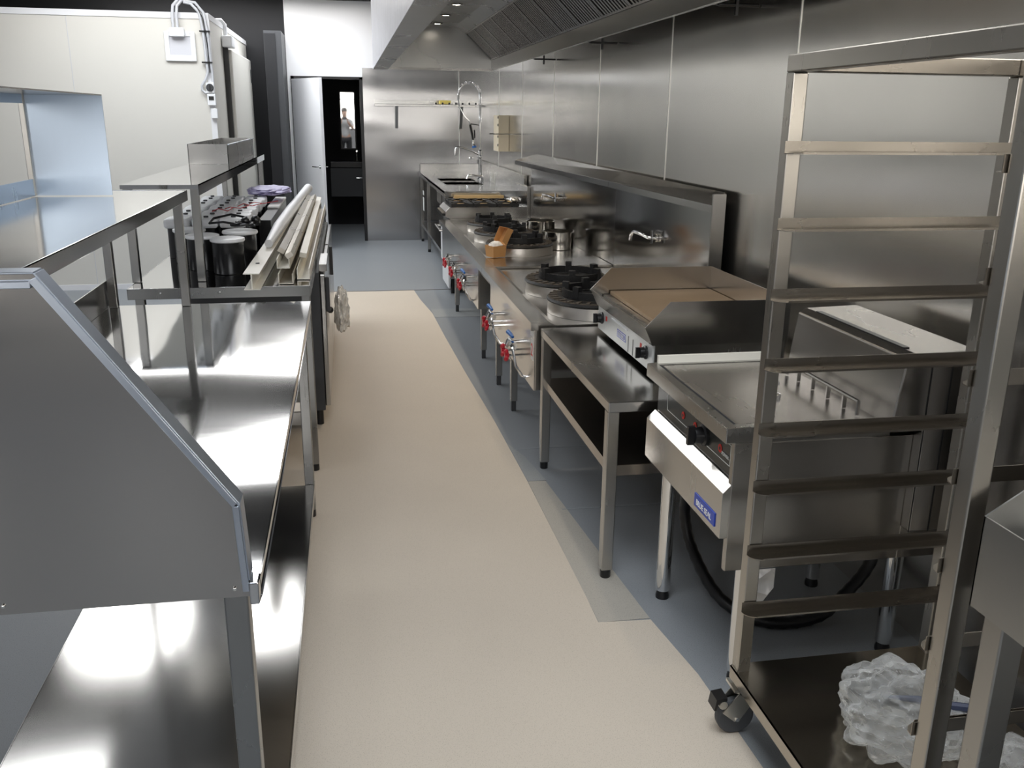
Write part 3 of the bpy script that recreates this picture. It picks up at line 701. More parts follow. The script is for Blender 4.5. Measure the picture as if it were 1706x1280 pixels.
b = MB(); b.tube([(1.512, 10.58, 1.14), (1.47, 10.50, 1.15)], .008, 8); b.ball((1.40, 10.58, 1.14), .014, 8, (1.8, 1, 1)); b.build('lever', CHROME, t)
b = MB(); b.tube([(1.48, 10.2, .905), (1.48, 10.2, .96), (1.32, 10.2, .97), (1.30, 10.2, .93)], .012, 10); b.build('bridge', CHROME, t)
t = thing('soap_cup', 'small clear jug standing beside the sink tap', 'jug', (1.58, 10.1, .9))
MB().lathe((1.58, 10.1, .901), [(.03, 0), (.035, .1), (.033, .1), (.028, .003)], 20).build('cup', FILM, t)
MB().tube([(1.615, 10.1, .98), (1.65, 10.1, .97), (1.64, 10.1, .92), (1.61, 10.1, .91)], .004, 6).build('handle', FILM, t)

# ------------------------------------------------------------------ stove
t = thing('gas_range', 'gas range with open burners and oven between the sink and the woks', 'stove', (1.25, 8.58, 0))
SYa, SYb = 8.30, 8.865
MB().box(.90, 1.62, SYa, SYb, .14, .70).build('oven_body', ST_Z, t, .003)
MB().prism([(.862, .715), (.862, .76), (.90, .80), (1.62, .80), (1.62, .70), (.90, .70)], 'y', SYa, SYb).build('top', ST, t, .002)
MB().box(1.62, 1.66, SYa, SYb, .70, .98).build('splashback', ST, t, .002)
d = MB().box(.872, .90, SYa+.02, SYb-.02, .26, .62).build('oven_door', WHITE_P, t, .004)
MB().tube([(.872, SYa+.06, .585), (.82, SYa+.06, .585), (.82, SYb-.06, .585), (.872, SYb-.06, .585)], .012, 10).build('handle', CHROME, d)
MB().box(.885, .905, SYa+.01, SYb-.01, .05, .24).build('kick_panel', WHITE_P, t, .003)
for i in range(6):
    MB().lathe((.865, SYa+.06+i*.088, .735), [(.018, 0), (.017, -.03), (.012, -.032)], 16, 'x').build('knob', BLACK, t)
for i in range(2):
    for j in range(3):
        cx_, cy_ = 1.02+j*.215, SYa+.145+i*.275
        g = MB()
        g.box(cx_-.10, cx_+.10, cy_-.125, cy_-.113, .802, .83); g.box(cx_-.10, cx_+.10, cy_+.113, cy_+.125, .802, .83)
        g.box(cx_-.10, cx_-.088, cy_-.113, cy_+.113, .802, .83); g.box(cx_+.088, cx_+.10, cy_-.113, cy_+.113, .802, .83)
        for a in range(4):
            ca, sa = math.cos(a*PI/2+PI/4), math.sin(a*PI/2+PI/4)
            g.tube([(cx_+ca*.035, cy_+sa*.035, .838), (cx_+ca*.13, cy_+sa*.13, .828)], .007, 6)
        gr = g.build('pan_grate', CAST, t)
        MB().lathe((cx_, cy_, .803), [(.045, 0), (.045, .012), (.03, .02), (.001, .02)], 20).build('burner', mat('burner_brass%d%d' % (i, j), (.6, .42, .2), .35, .9), gr)
for x in (.93, 1.58):
    for y in (SYa+.04, SYb-.04): MB().lathe((x, y, 0), [(.02, 0), (.02, .14)], 14).build('leg', BLACK, t)
tag(MB().prism([(.99, .84), (1.48, .84), (1.48, .868), (1.0, .872)], 'y', SYb-.10, SYb-.06).build('light_strip', LIGHT_GOLD), 'golden strip coloured as the light seen beneath the sink bench, above the back burners', 'light strip')  # gold strip stands in for light showing beneath the sink apron
crumple('steel_scoop', (1.52, 8.42, .835), (.07, .09, .03), ST_Z, 'bent piece of thin sheet steel on the right corner of the gas range', 'sheet metal', 4, .4, 3)

# ------------------------------------------------------------------ wok ranges
ST_RING = steel('steel_burner_ring', col=(.66, .63, .59), rough=.36, axis='z')
def wok_body(t, y0, y1, yt0, yt1):
    # deck with raised front flange
    b = MB(); b.prism([(.800, .655), (.800, .695), (.885, .695), (.915, .680), (1.66, .680), (1.66, .655), (.83, .655)], 'y', yt0, yt1)
    b.build('deck', ST_WOK, t, .002)
    b = MB(); b.box(.826, 1.64, y0, y1, .36, .654); b.build('body', ST_WOK, t, .003)
    b = MB()
    b.box(.822, .826, y0, y1, .36, .654); b.build('front_panel', ST_WOK, t)
near = thing('wok_range', 'stainless steel wok range with two burners beside the griddle bench', 'wok range', (1.25, 4.75, 0), 'wok ranges')
wok_body(near, 3.98, 5.33, 3.96, 5.545)
far = thing('wok_range', 'stainless steel wok range with three burners next to the gas range', 'wok range', (1.25, 6.9, 0), 'wok ranges')
wok_body(far, 5.86, 8.22, 5.55, 8.285)
MB().box(.885, 1.645, 5.555, 5.93, .682, .6955).build('flat_plate', ST_WOK, far, .002)
for (x0, t, y0, y1, xf) in ((0, near, 3.97, 5.545, (1.645, 1.60)), (0, far, 5.55, 8.28, (1.60, 1.50))):
    b = MB(); b.box(1.65, 1.695, y0, y1, .682, 1.215); b.build('splashback', ST_SPL, t, .001)
    b = MB()
    n1, n2 = xf
    b.quad([(n1, y0, 1.218), (n2, y1, 1.218), (1.70, y1, 1.275), (1.70, y0, 1.275)], .003)
    b.quad([(n1, y0, 1.185), (n2, y1, 1.185), (n2, y1, 1.218), (n1, y0, 1.218)], .003)
    b.build('top_ledge', ST, t)
MB().box(1.638, 1.702, 3.955, 3.968, .682, 1.27).build('end_plate', ST_Z, near, .001)
for t, sp in ((near, [(.872, 5.02), (.872, 5.30)]), (far, [(.856, 7.54), (.872, 6.0)])):
    for (x, y) in [(.872, 4.78), (.872, 5.30)] if t is near else [(.872, 7.50), (.872, 5.95)]:
        for xx in (x, 1.6):
            l = MB().box(xx-.019, xx+.019, y-.019, y+.019, .06, .36).build('leg', ST_Z, t, .002)
            MB().box(xx-.013, xx+.013, y-.013, y+.013, 0, .06).build('foot', CHAR, l)
for y in (4.15,):
    l = MB().box(1.58, 1.618, y-.019, y+.019, .06, .36).build('leg', ST_Z, near, .002); MB().box(1.587, 1.611, y-.012, y+.012, 0, .06).build('foot', CHAR, l)
for (t, y0, y1) in ((near, 4.8, 5.3), (far, 5.97, 7.5)):
    MB().box(.99, 1.02, y0, y1, .22, .25).build('cross_rail', ST_DK, t)
MB().box(.84, 1.6, 5.345, 5.85, .60, .654).build('bridge_panel', ST_DK, far)
MB().box(1.5, 1.55, 5.345, 5.855, .10, .60).build('rear_panel', BLACKM, far)
MB().box(.835, .845, 4.02, 4.09, .50, .595)
def burner(t, cx_, cy_, R, seed=0):
    b = MB(); b.lathe((cx_, cy_, .681), [(R-.012, 0), (R, 0), (R-.004, .055), (R-.010, .060), (R-.016, .055), (R-.02, 0)], 56)
    base = b.build('burner_ring', ST_RING, t)
    b = MB(); b.lathe((cx_, cy_, .742), [(R*.56, -.004), (R+.001, -.002), (R+.004, .004), (R-.002, .014), (R*.72, .018), (R*.60, .012), (R*.56, -.004)], 56)
    g = b.build('grate_plate', CAST, base)
    b = MB(); b.lathe((cx_, cy_, .7545), [(R*.79, 0), (R*.98, 0), (R*.98, .003), (R*.79, .003), (R*.79, 0)], 56)
    for a in range(28):
        th = 2*PI*a/28; b.tr(Matrix.Translation((cx_, cy_, 0)) @ Matrix.Rotation(th, 4, 'Z')); b.box(R*.80, R*.97, -.008, .008, .756, .763)
    b.build('grate_ribs', CAST_BR, g)
    b = MB(); ri = R*.70
    b.lathe((cx_, cy_, .762), [(ri, 0), (ri, .036), (ri-.012, .036), (ri-.014, 0), (ri, 0)], 48)
    for a in range(6):
        th = 2*PI*a/6+.35+seed; b.tr(Matrix.Translation((cx_, cy_, 0)) @ Matrix.Rotation(th, 4, 'Z')); b.box(ri-.030, ri+.001, -.017, .017, .765, .822)
    b.tr(Matrix.Identity(4))
    b.build('wok_support', CAST, t, 0)
    b = MB(); b.lathe((cx_, cy_, .684), [(.09, 0), (.085, .04), (.03, .05), (.001, .05)], 24); b.build('jet_burner', CAST, t)
burner(near, 1.175, 4.76, .245); burner(near, 1.185, 4.235, .245, .3)
burner(far, 1.18, 7.50, .22, .1); burner(far, 1.17, 6.89, .235, .5); burner(far, 1.17, 6.25, .235, .2); 
def taps(t, y, mirror=1, blue=True):
    x = .822
    b = MB(); b.tube([(x, y, .515), (x-.045, y, .515)], .011, 12); b.tube([(x-.045, y-.06, .515), (x-.045, y+.06, .515)], .011, 12)
    b.tube([(x-.05, y+.05, .515), (x-.065, y+.05, .48)], .012, 10); b.lathe((x-.05, y-.075, .515), [(.02, -.02), (.02, .02)], 6, 'y')
    v = b.build('gas_valve', CHROME, t)
    b = MB(); b.tube([(x-.05, y-.06, .515), (x-.06, y-.12, .50), (x-.05, y-.15, .43), (x-.02, y-.16, .38), (x, y-.16, .375)], .007, 8)
    b.tube([(x-.03, y+.09, .50), (x-.05, y+.13, .45), (x-.03, y+.13, .39)], .006, 8); b.build('gas_pipe', CHROME, t)
    if blue: MB().tube([(x-.045, y-.03, .545), (x-.05, y+.0, .552), (x-.055, y+.05, .555)], [.007, .010, .012], 10).build('water_lever', BLUE, v)
    for dy, r in ((.05, .03), (-.055, .026)):
        b = MB(); c = Vector((x-.078, y+dy, .46))
        b.lathe(c, [(.012, .01), (.014, -.012)], 14, 'x')
        for a in range(4): b.ball(c+Vector((-.004, math.cos(a*PI/2+.5)*r*.75, math.sin(a*PI/2+.5)*r*.95)), .013, 8, (.8, 1, 1))
        b.build('red_knob', RED, v)
        MB().tube([c+Vector((.01, 0, 0)), (x+.002, y+dy, .46)], .006, 8).build('stem', CHROME, v)
taps(near, 5.0); taps(near, 4.33)
taps(far, 7.25, blue=False); taps(far, 6.80, blue=False); taps(far, 6.26)
o = MB().box(.8205, .8217, 4.005, 4.055, .50, .60).build('warning_sticker', LABEL, near)
text_obj('sticker_digit', '2', .085, face_mx(.8198, 4.03, .545), PRINTR, near, 'red digit 2 on the sticker')
MB().box(.8205, .8217, 4.0, 4.07, .612, .652).build('rating_plate', LABEL, near)
# swing spout over the near woks
t = thing('swing_spout', 'chrome water spout on the wok splashback above the griddle', 'tap', (1.64, 4.8, .95))
b = MB(); b.tube([(1.655, 4.72, .975), (1.60, 4.72, .975), (1.585, 4.80, .985), (1.58, 4.92, .985), (1.578, 4.97, .965), (1.578, 4.985, .93)], .010, 10); b.build('spout', CHROME, t)
b = MB(); b.lathe((1.648, 4.72, .975), [(.022, 0), (.022, -.012)], 16, 'x'); b.tube([(1.615, 4.72, .945), (1.615, 4.72, 1.015)], .008, 8); b.build('valve', CHROME, t)
t = thing('swing_spout', 'chrome water spout on the far wok splashback near the gas range', 'tap', (1.64, 7.2, .95))
b = MB(); b.tube([(1.65, 7.1, .985), (1.60, 7.1, .985), (1.585, 7.2, .99), (1.58, 7.42, .985), (1.578, 7.45, .95)], .010, 10); b.build('spout', CHROME, t)
b = MB(); b.lathe((1.648, 7.1, .985), [(.022, 0), (.022, -.012)], 16, 'x'); b.tube([(1.615, 7.1, .955), (1.615, 7.1, 1.025)], .008, 8); b.build('valve', CHROME, t)
# pots
for (x, y, lab) in ((1.49, 6.42, 'shiny stainless pot behind the far woks, nearer of the two'), (1.50, 7.10, 'shiny stainless pot behind the far woks, farther of the two')):
    t = thing('stock_pot', lab, 'pot', (x, y, .681), 'stock pots')
    MB().lathe((x, y, .681), [(.108, 0), (.112, .004), (.112, .125), (.117, .130), (.109, .128), (.108, .006), (.001, .005)], 48).build('pot_body', mat('polished_steel', (.72, .70, .66), .12, 1), t)
# takeaway box
t = thing('takeaway_box', 'brown cardboard takeaway box with open lid standing between the wok ranges', 'box', (.95, 5.965, .697))
b = MB()
cxb, cyb, zb = .945, 5.965, .6975
def R2(x, y, a=.42): return (cxb+x*math.cos(a)-y*math.sin(a), cyb+x*math.sin(a)+y*math.cos(a))
w0, w1, hh, th = .046, .052, .075, .0015
Mx = Matrix.Translation((cxb+.01, cyb, zb-.014)) @ Matrix.Rotation(.42, 4, 'Z')
zb_ = .0155
b.tr(Mx)
b.box(-w0, w0, -w0, w0, zb_, zb_+th)
for s_ in (-1, 1):
    b.quad([(s_*w0, -w0, zb_), (s_*w0, w0, zb_), (s_*w1, w1, zb_+hh), (s_*w1, -w1, zb_+hh)])
    b.quad([(-w0, s_*w0, zb_), (w0, s_*w0, zb_), (w1, s_*w1, zb_+hh), (-w1, s_*w1, zb_+hh)])
b.build('box_body', CARD, t)
b = MB().tr(Mx); b.quad([(w1, -w1, zb_+hh), (w1, w1, zb_+hh), (w1+.055, w1, zb_+hh+.10), (w1+.055, -w1, zb_+hh+.10)])
for s_ in (-1, 1): b.quad([(w1, s_*w1, zb_+hh), (w1+.055, s_*w1, zb_+hh+.10), (w1+.01, s_*w1, zb_+hh+.115), (w1-.035, s_*w1, zb_+hh+.03)])
b.quad([(w1+.055, -w1, zb_+hh+.10), (w1+.055, w1, zb_+hh+.10), (w1+.01, w1, zb_+hh+.118), (w1+.01, -w1, zb_+hh+.118)])
b.build('box_lid', CARD, t)
crumple('paper_contents', (cxb+.01, cyb, zb+.045), (.05, .05, .035), PAPER, '', '', 6, .5, 3, parent=t)

# ------------------------------------------------------------------ griddle bench
t = thing('equipment_stand', 'low stainless steel bench with lower shelf under the griddle', 'bench', (1.23, 3.36, 0))
b = MB(); b.box(.84, 1.66, 2.80, 3.93, .637, .675)
GBT = steel('steel_griddle_bench', col=(.46, .45, .43), rough=.22, axis='y', wave=.012, wscale=2.5, smudge=.5)
b.build('bench_top', GBT, t, .003)
legs_sq(t, [(.862, 2.83), (.862, 3.90), (1.63, 2.83), (1.63, 3.90)], .637, .042)
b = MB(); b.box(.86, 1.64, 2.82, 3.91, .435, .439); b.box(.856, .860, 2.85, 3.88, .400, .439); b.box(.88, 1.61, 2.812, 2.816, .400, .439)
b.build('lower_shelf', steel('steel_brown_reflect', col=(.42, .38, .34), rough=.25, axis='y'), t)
# griddle
t = thing('countertop_griddle', 'stainless steel countertop griddle with tan plate and three side guards', 'griddle', (1.33, 3.44, .675))
gy0, gy1 = 3.07, 3.82; gx0, gx1 = 1.078, 1.60
b = MB(); b.box(gx0+.008, gx1, gy0, gy1, .695, .80); body = b.build('body', ST_Z, t, .002)
GP = mat('griddle_front_panel', (.62, .63, .62), .35, .4)
fp = MB().box(gx0, gx0+.008, gy0, gy1, .695, .80).build('front_panel', GP, t, .002)
# tray: front sloped face, floor plate and guards
b = MB()
b.prism([(gx0-.005, .80), (gx0-.035, .865), (gx0-.032, .866), (gx0+.02, .835), (gx0+.02, .80)], 'y', gy0-.01, gy1+.01)
b.build('grease_trough', ST_Z, t)
MB().box(gx0+.05, gx1-.004, gy0+.002, gy1-.002, .846, .862).build('hot_plate', TAN, t, .002, label='tan coloured cooking plate')
MB().box(gx0+.02, gx0+.05, gy0+.002, gy1-.002, .80, .822).build('trough_floor', BLACKM, t)
MB().box(gx0+.021, gx1, gy0, gy1, .80, .845).build('plate_base', ST_DK, t)
b = MB()
for yy, s_ in ((gy0-.012, -1), (gy1+.010, 1)):
    b.prism([(gx0-.038, .868), (gx0+.055, .962), (gx1, .962), (gx1, .80), (gx0+.0, .80)], 'y', yy, yy+.002)
b.box(gx1, gx1+.002, gy0-.012, gy1+.012, .80, .962)
b.build('splash_guard', ST, t)
for y, nm in ((gy0+.07, 0), (gy1-.07, 1)):
    k_ = MB().lathe((gx0, y, .755), [(.026, 0), (.026, -.006), (.021, -.010), (.019, -.026), (.012, -.028)], 24, 'x').build('knob', BLACK, t)
    MB().box(gx0-.042, gx0-.026, y-.005, y+.005, .735, .775).build('grip', BLACK, k_)
    MB().box(gx0-.0012, gx0, y+(.055 if nm == 0 else -.075), y+(.075 if nm == 0 else -.055), .755, .775).build('red_mark', PRINTR, t)
MB().box(gx0-.001, gx0, 3.40, 3.52, .728, .76).build('badge', NAVY, t)
MB().box(gx0-.0012, gx0, 3.405, 3.515, .732, .756).build('badge_border', LABEL, t)
MB().box(gx0-.0016, gx0, 3.41, 3.51, .735, .753).build('badge_field', NAVY, t)
text_obj('badge_text', 'BLUE SEAL', .017, face_mx(gx0-.0025, 3.46, .744), LABEL, t)
MB().box(gx0-.004, gx0, 3.38, 3.60, .782, .788).build('drip_lip', WHITE_P, t)
for y in (3.30, 3.36): MB().box(gx0-.0012, gx0, y, y+.006, .70, .765).build('slot', BLACK, t)
for x in (gx0+.05, gx1-.05):
    for y in (gy0+.05, gy1-.05): MB().lathe((x, y, .6755), [(.018, 0), (.016, .02)], 14).build('foot', BLACK, t)

# ------------------------------------------------------------------ bratt pan
t = thing('bratt_pan', 'stainless steel tilting bratt pan with flat lid behind the tray rack', 'bratt pan', (1.3, 2.43, 0))
by0, by1 = 2.10, 2.765
b = MB(); b.prism([(.955, .775), (.955, .818), (.985, .82), (.985, .775)], 'y', by0, by1); b.box(.985, 1.43, by0, by0+.03, .775, .82); b.box(.985, 1.43, by1-.03, by1, .775, .82)
b.build('rim', ST_Z, t, .002)
MB().box(1.0, 1.43, by0+.032, by1-.032, .79, .818).build('lid', ST_LID, t, .004)
b = MB(); b.box(.987, 1.0, by0+.032, by1-.032, .79, .814); b.build('lid_gap', BLACKM, t)
b = MB(); b.box(.99, 1.42, by1-.012, by1+.002, .80, .845); b.build('rear_guard', CREAM_AL, t)
MB().box(.995, 1.5, by0+.02, by1-.02, .66, .775).build('upper_body', ST_DK, t)
MB().box(.990, .995, by0+.03, by1-.03, .665, .775).build('control_panel', mat('black_control_panel', (.03, .032, .03), .25), t)
# lower front box with bevelled top
b = MB(); b.prism([(.958, .50), (.958, .635), (.985, .662), (1.05, .662), (1.05, .50)], 'y', by0, by1-.02); b.build('front_cover', steel('steel_front_cover', col=(.60, .585, .56), rough=.26, axis='z', wave=.006, wscale=3), t, .001)
MB().box(.98, 1.50, by0-.002, by0+.02, .40, .775).build('side_panel', ST_LID, t, .002)
MB().box(1.50, 1.63, by0-.002, by0+.02, .40, .80).build('side_panel', ST_LID, t, .002)
MB().box(1.05, 1.62, by0+.02, by1-.02, .492, .66).build('lower_body', ST_DK, t)
# panel graphics
x_ = .9895
b = MB()
def line(y0, z0, y1, z1, w=.002):
    if abs(y0-y1) > abs(z0-z1): b.box(x_-.0008, x_, min(y0, y1), max(y0, y1), z0-w/2, z0+w/2)
    else: b.box(x_-.0008, x_, y0-w/2, y0+w/2, min(z0, z1), max(z0, z1))
line(2.14, .755, 2.64, .755); line(2.14, .695, 2.64, .695); line(2.14, .695, 2.14, .755); line(2.64, .695, 2.64, .755)
b.build('panel_outline', LABEL, t)
for y in (2.50, 2.40, 2.21):
    MB().lathe((x_, y, .722), [(.012, 0), (.012, -.0012)], 20, 'x').build('red_mark', PRINTR, t)
    MB().lathe((x_-.0013, y, .722), [(.005, 0), (.005, -.0008)], 14, 'x').build('mark_centre', BLACK, t)
k_ = MB().lathe((x_, 2.32, .722), [(.032, 0), (.032, -.008), (.025, -.012), (.022, -.035), (.015, -.037)], 28, 'x').build('knob', BLACK, t)
MB().box(x_-.055, x_-.034, 2.313, 2.327, .695, .750).build('grip', BLACK, k_)
text_obj('panel_text', 'POWER', .014, face_mx(x_-.002, 2.17, .715), LABEL, t)
MB().box(.955, .958, 2.135, 2.285, .520, .560).build('badge', NAVY, t, .001)
text_obj('badge_text', 'BLUE SEAL', .024, face_mx(.9535, 2.21, .538), LABEL, t)
# lid knob and hinge bar
b = MB(); b.lathe((1.20, 2.36, .818), [(.03, 0), (.03, .01), (.014, .014), (.014, .03), (.024, .04), (.02, .05), (.001, .052)], 24); b.build('lid_knob', CHROME, t)
b = MB(); b.tube([(1.355, by0+.05, .822), (1.355, by0+.05, .86), (1.355, by1-.20, .86), (1.355, by1-.20, .822)], .006, 8)
for y in (2.22, 2.31, 2.40, 2.49): b.box(1.350, 1.362, y, y+.006, .82, .862)
b.build('hinge_bar', ST_Z, t)
# flue housing, sloped
fl = MB(); fl.prism([(1.40, .80), (1.425, 1.0), (1.45, 1.015), (1.63, 1.02), (1.63, .50), (1.50, .50), (1.50, .80)], 'y', by0-.04, by1-.10); fl.build('flue_housing', ST_LID, t, .004)
MB().box(1.448, 1.466, by0+.02, by1-.17, 1.0155, 1.0185).build('flue_slot', BLACK, t)
b = MB(); 
for x in (1.50, 1.56): b.box(x-.0015, x+.0015, by0-.0415, by0-.040, .50, 1.01)
b.build('panel_joint', BLACK, t)
for (x, y) in ((1.02, 2.66), (1.075, 2.17), (1.58, 2.66), (1.60, 2.24)):
    l = MB().lathe((x, y, 0), [(.020, .03), (.025, .032), (.025, .49)], 24).build('leg', CHROME, t)
    MB().lathe((x, y, 0), [(.023, 0), (.023, .012), (.018, .03)], 20).build('foot', BLACK, l)
    MB().box(x-.028, x+.028, y-.028, y+.028, .47, .49).build('leg_plate', ST_Z, l)
MB().quad([(1.03, 2.095, .40), (1.13, 2.095, .40), (1.13, 2.095, .34), (1.08, 2.095, .27), (1.05, 2.095, .27), (1.03, 2.095, .34)], .002).build('leg_bracket', FILM2, t)
b = MB(); ctl = [Vector(p) for p in ((1.12, 2.72, .41), (1.13, 2.78, .26), (1.15, 2.72, .13), (1.18, 2.54, .05), (1.28, 2.42, .024), (1.45, 2.40, .03), (1.58, 2.44, .09), (1.68, 2.47, .2), (1.70, 2.5, .40))]
hp = []
for k in range(len(ctl)-1):
    p0, p1, p2, p3 = ctl[max(k-1, 0)], ctl[k], ctl[k+1], ctl[min(k+2, len(ctl)-1)]
    for q in range(8):
        u = q/8; hp.append(.5*((2*p1)+(-p0+p2)*u+(2*p0-5*p1+4*p2-p3)*u*u+(-p0+3*p1-3*p2+p3)*u**3))
b.tube(hp, [.019+.002*(k % 2) for k in range(len(hp))], 14)
tag(b.build('drain_hose', HOSE), 'thick black ribbed hose looping under the bratt pan to the floor', 'hose')
t = thing('steel_cabinet', 'stainless steel cabinet against the wall right of the bratt pan', 'cabinet', (1.68, 1.5, 0))
MB().box(1.62, 1.735, .6, 1.95, .08, 1.28).build('body', ST_LID, t, .002)
b = MB(); b.box(1.617, 1.62, 1.944, 1.95, .08, 1.28); b.build('edge_trim', CHROME, t)
for y in (.7, 1.9):
    MB().box(1.65, 1.70, y-.02, y+.02, 0, .08).build('foot', BLACK, t)

# ------------------------------------------------------------------ tray rack
t = thing('tray_rack', 'tall stainless steel tray rack trolley with slide runners at the right front', 'rack', (1.26, 1.58, 0))
rx0, rx1, ry0, ry1 = .963, 1.55, 1.185, 1.965
w = .036
posts = {}
for (x, y) in ((rx0, ry1-w), (rx1-w, ry1-w), (rx0, ry0), (rx1-w, ry0)):
    MB().box(x, x+w, y, y+w, .155, 1.70).build('post', ST_WARM, t, .003)
b = MB()
for x in (rx0, rx1-w): MB().box(x, x+w, ry0, ry1, 1.7005, 1.738).build('top_rail', ST_WARM, t, .003)
for y in (ry0, ry1-w): MB().box(rx0+w, rx1-w, y, y+w, 1.7005, 1.738).build('top_rail', ST_RUN, t, .003)
levels = [1.555, 1.386, 1.223, 1.055, .893, .742, .567, .404]
for z in levels:
    for side in (0, 1):
        b = MB()
        if side == 0:   # far side runner, ledge pointing to the camera
            yw = ry1-w-.002; s_ = -1
        else: yw = ry0+w+.002; s_ = 1
        b.box(rx0-.006, rx1-w*.3, yw, yw+s_*.0018, z-.026, z)
        # ledge with rounded ends
        ya, yb = yw, yw+s_*.034
        pts = [(rx0-.006, ya), (rx0-.004, yw+s_*.014), (rx0+.004, yw+s_*.025), (rx0+.022, yb), (rx1-.03, yb), (rx1-w*.3, yw+s_*.02), (rx1-w*.3, ya)]
        if s_ < 0: pts = pts
        b.prism(pts, 'z', z-.0275, z-.0258)
        b.box(rx0+.022, rx1-.03, yb-.0009, yb+.0009, z-.0275, z-.0225)
        b.build('runner', ST_RUN, t)
b = MB(); b.box(rx0-.004, rx1, ry0, ry1-.0, .190, .194); b.box(rx0-.004, rx0-.001, ry0, ry1, .158, .194); b.box(rx0, rx1, ry0-.003, ry0, .158, .194); b.box(rx0, rx1, ry1, ry1+.003, .158, .194)
b.build('base_tray', steel('steel_rack_base', col=(.46, .42, .36), rough=.2, axis='x', wave=.004), t)
def castor(x, y, brake):
    c = MB(); c.box(x-.03, x+.03, y-.03, y+.03, .140, .148); c.lathe((x, y, .128), [(.022, 0), (.022, .012)], 18)
    c.prism([(x-.055, .075), (x-.012, .13), (x+.03, .13), (x+.03, .10), (x-.005, .048), (x-.02, .045)], 'y', y-.022, y-.019)
    c.prism([(x-.055, .075), (x-.012, .13), (x+.03, .13), (x+.03, .10), (x-.005, .048), (x-.02, .045)], 'y', y+.019, y+.022)
    c.box(x-.012, x+.03, y-.022, y+.022, .126, .130)
    f = c.build('castor_fork', ZINC, t)
    wh = MB().lathe((x-.012, y, .052), [(.028, -.013), (.046, -.014), (.052, -.009), (.052, .009), (.046, .014), (.030, .013)], 36, 'y').build('castor_wheel', RUBBER, t)
    MB().lathe((x-.012, y, .052), [(.001, -.0135), (.028, -.0115), (.028, .0115), (.001, .0135)], 24, 'y').build('hub', CHAR, wh)
    MB().tube([(x-.012, y-.026, .052), (x-.012, y+.026, .052)], .006, 8).build('axle', CHROME, wh)
    if brake:
        q = MB(); q.prism([(x-.075, .118), (x-.045, .122), (x-.045, .112), (x-.068, .108), (x-.074, .085), (x-.080, .085)], 'y', y-.022, y+.022)
        q.build('brake_pedal', BLACK, f)
        MB().tube([(x-.055, y-.024, .10), (x-.055, y+.024, .10)], .012, 10).build('brake_pivot', ZINC, f)
castor(rx0+.022, ry1-.02, True); castor(rx1-.02, ry1-.02, False); castor(rx0+.022, ry0+.02, True); castor(rx1-.02, ry0+.02, False)

# plastic bags on the rack base
o = crumple('plastic_bag', (1.24, 1.62, .196), (.15, .15, .10), FILM, 'crumpled clear plastic bag on the base of the tray rack', 'plastic bag', 2, .55, 6, fr=1.7)
MB_b = MB().tube([(1.17, 1.60, .33), (1.22, 1.56, .345), (1.28, 1.54, .335), (1.36, 1.52, .33)], [.003, .009, .012, .010], 8)
tag(MB_b.build('dark_strap', mat('navy_strap', (.02, .03, .07), .4)), 'dark blue strap showing through the clear plastic bag', 'strap')
crumple('plastic_bag', (1.42, 1.36, .196), (.12, .14, .07), FILM, 'second clear plastic bag behind the near right rack post', 'plastic bag', 5, .55, 5, fr=1.7)

# near right bench with upturned side
t = thing('dish_bench', 'stainless steel bench corner with raised side guard at the far right edge', 'bench', (1.35, .8, 0))
b = MB(); b.box(.974, .977, .2, 1.158, .842, 1.0); b.box(.977, 1.6, .2, 1.158, .842, .846)
b.prism([(.974, .842), (.974, 1.0), (1.09, 1.075), (1.6, 1.075), (1.6, .842)], 'y', 1.155, 1.158)
b.build('tray_body', steel('steel_dish_bench', col=(.42, .42, .41), rough=.3, axis='y'), t)
b = MB(); b.tube([(1.10, 1.06, .93), (1.5, .95, .93)], .02, 12); b.build('inner_bar', ST, t)
for (x, y) in ((1.005, 1.11), (1.57, 1.11), (1.005, .25), (1.57, .25)):
    l = MB().box(x-.022, x+.022, y-.022, y+.022, .03, .842).build('leg', ST_DK, t, .003)
    MB().lathe((x, y, 0), [(.018, 0), (.018, .03)], 14).build('foot', BLACK, l)
b = MB().tube([(1.02, 1.165, .83), (1.03, 1.17, .815), (1.025, 1.165, .79)], .0025, 6)
b.build('yellow_wire', YEL, t)

# ------------------------------------------------------------------ photographer (seen only in the mirror)
def skin_fig(name, verts, edges, radii, m, parent, root=0, sub=2):
    me = bpy.data.meshes.new(name); me.from_pydata([Vector(v)-parent.location for v in verts], edges, []); me.materials.append(m)
    o = bpy.data.objects.new(name, me); COL.objects.link(o); o.parent = parent
    sm = o.modifiers.new('skin', 'SKIN'); sm.use_smooth_shade = True
    for i, r in enumerate(radii):
        me.skin_vertices[0].data[i].radius = (r, r) if not isinstance(r, tuple) else r
        me.skin_vertices[0].data[i].use_root = (i == root)
    su = o.modifiers.new('sub', 'SUBSURF'); su.levels = sub; su.render_levels = sub
    return o
px, py = -.04, -.42
t = thing('person', 'person in grey shirt and black shorts holding up a phone, reflected in the washroom mirror', 'person', (px, py, 0))
V = [(px, py, .95), (px, py, 1.12), (px, py, 1.32), (px, py, 1.45), (px, py+.02, 1.54), (px, py+.04, 1.65), (px, py+.04, 1.72),
     (px-.19, py, 1.42), (px-.24, py+.08, 1.20), (px-.08, py+.25, 1.42), (px+.19, py, 1.42), (px+.24, py+.08, 1.20), (px+.08, py+.25, 1.42),
     (px-.10, py, .90), (px-.11, py+.02, .50), (px-.11, py-.02, .10), (px-.11, py+.10, .04), (px+.10, py, .90), (px+.11, py+.02, .50), (px+.11, py-.02, .10), (px+.11, py+.10, .04)]
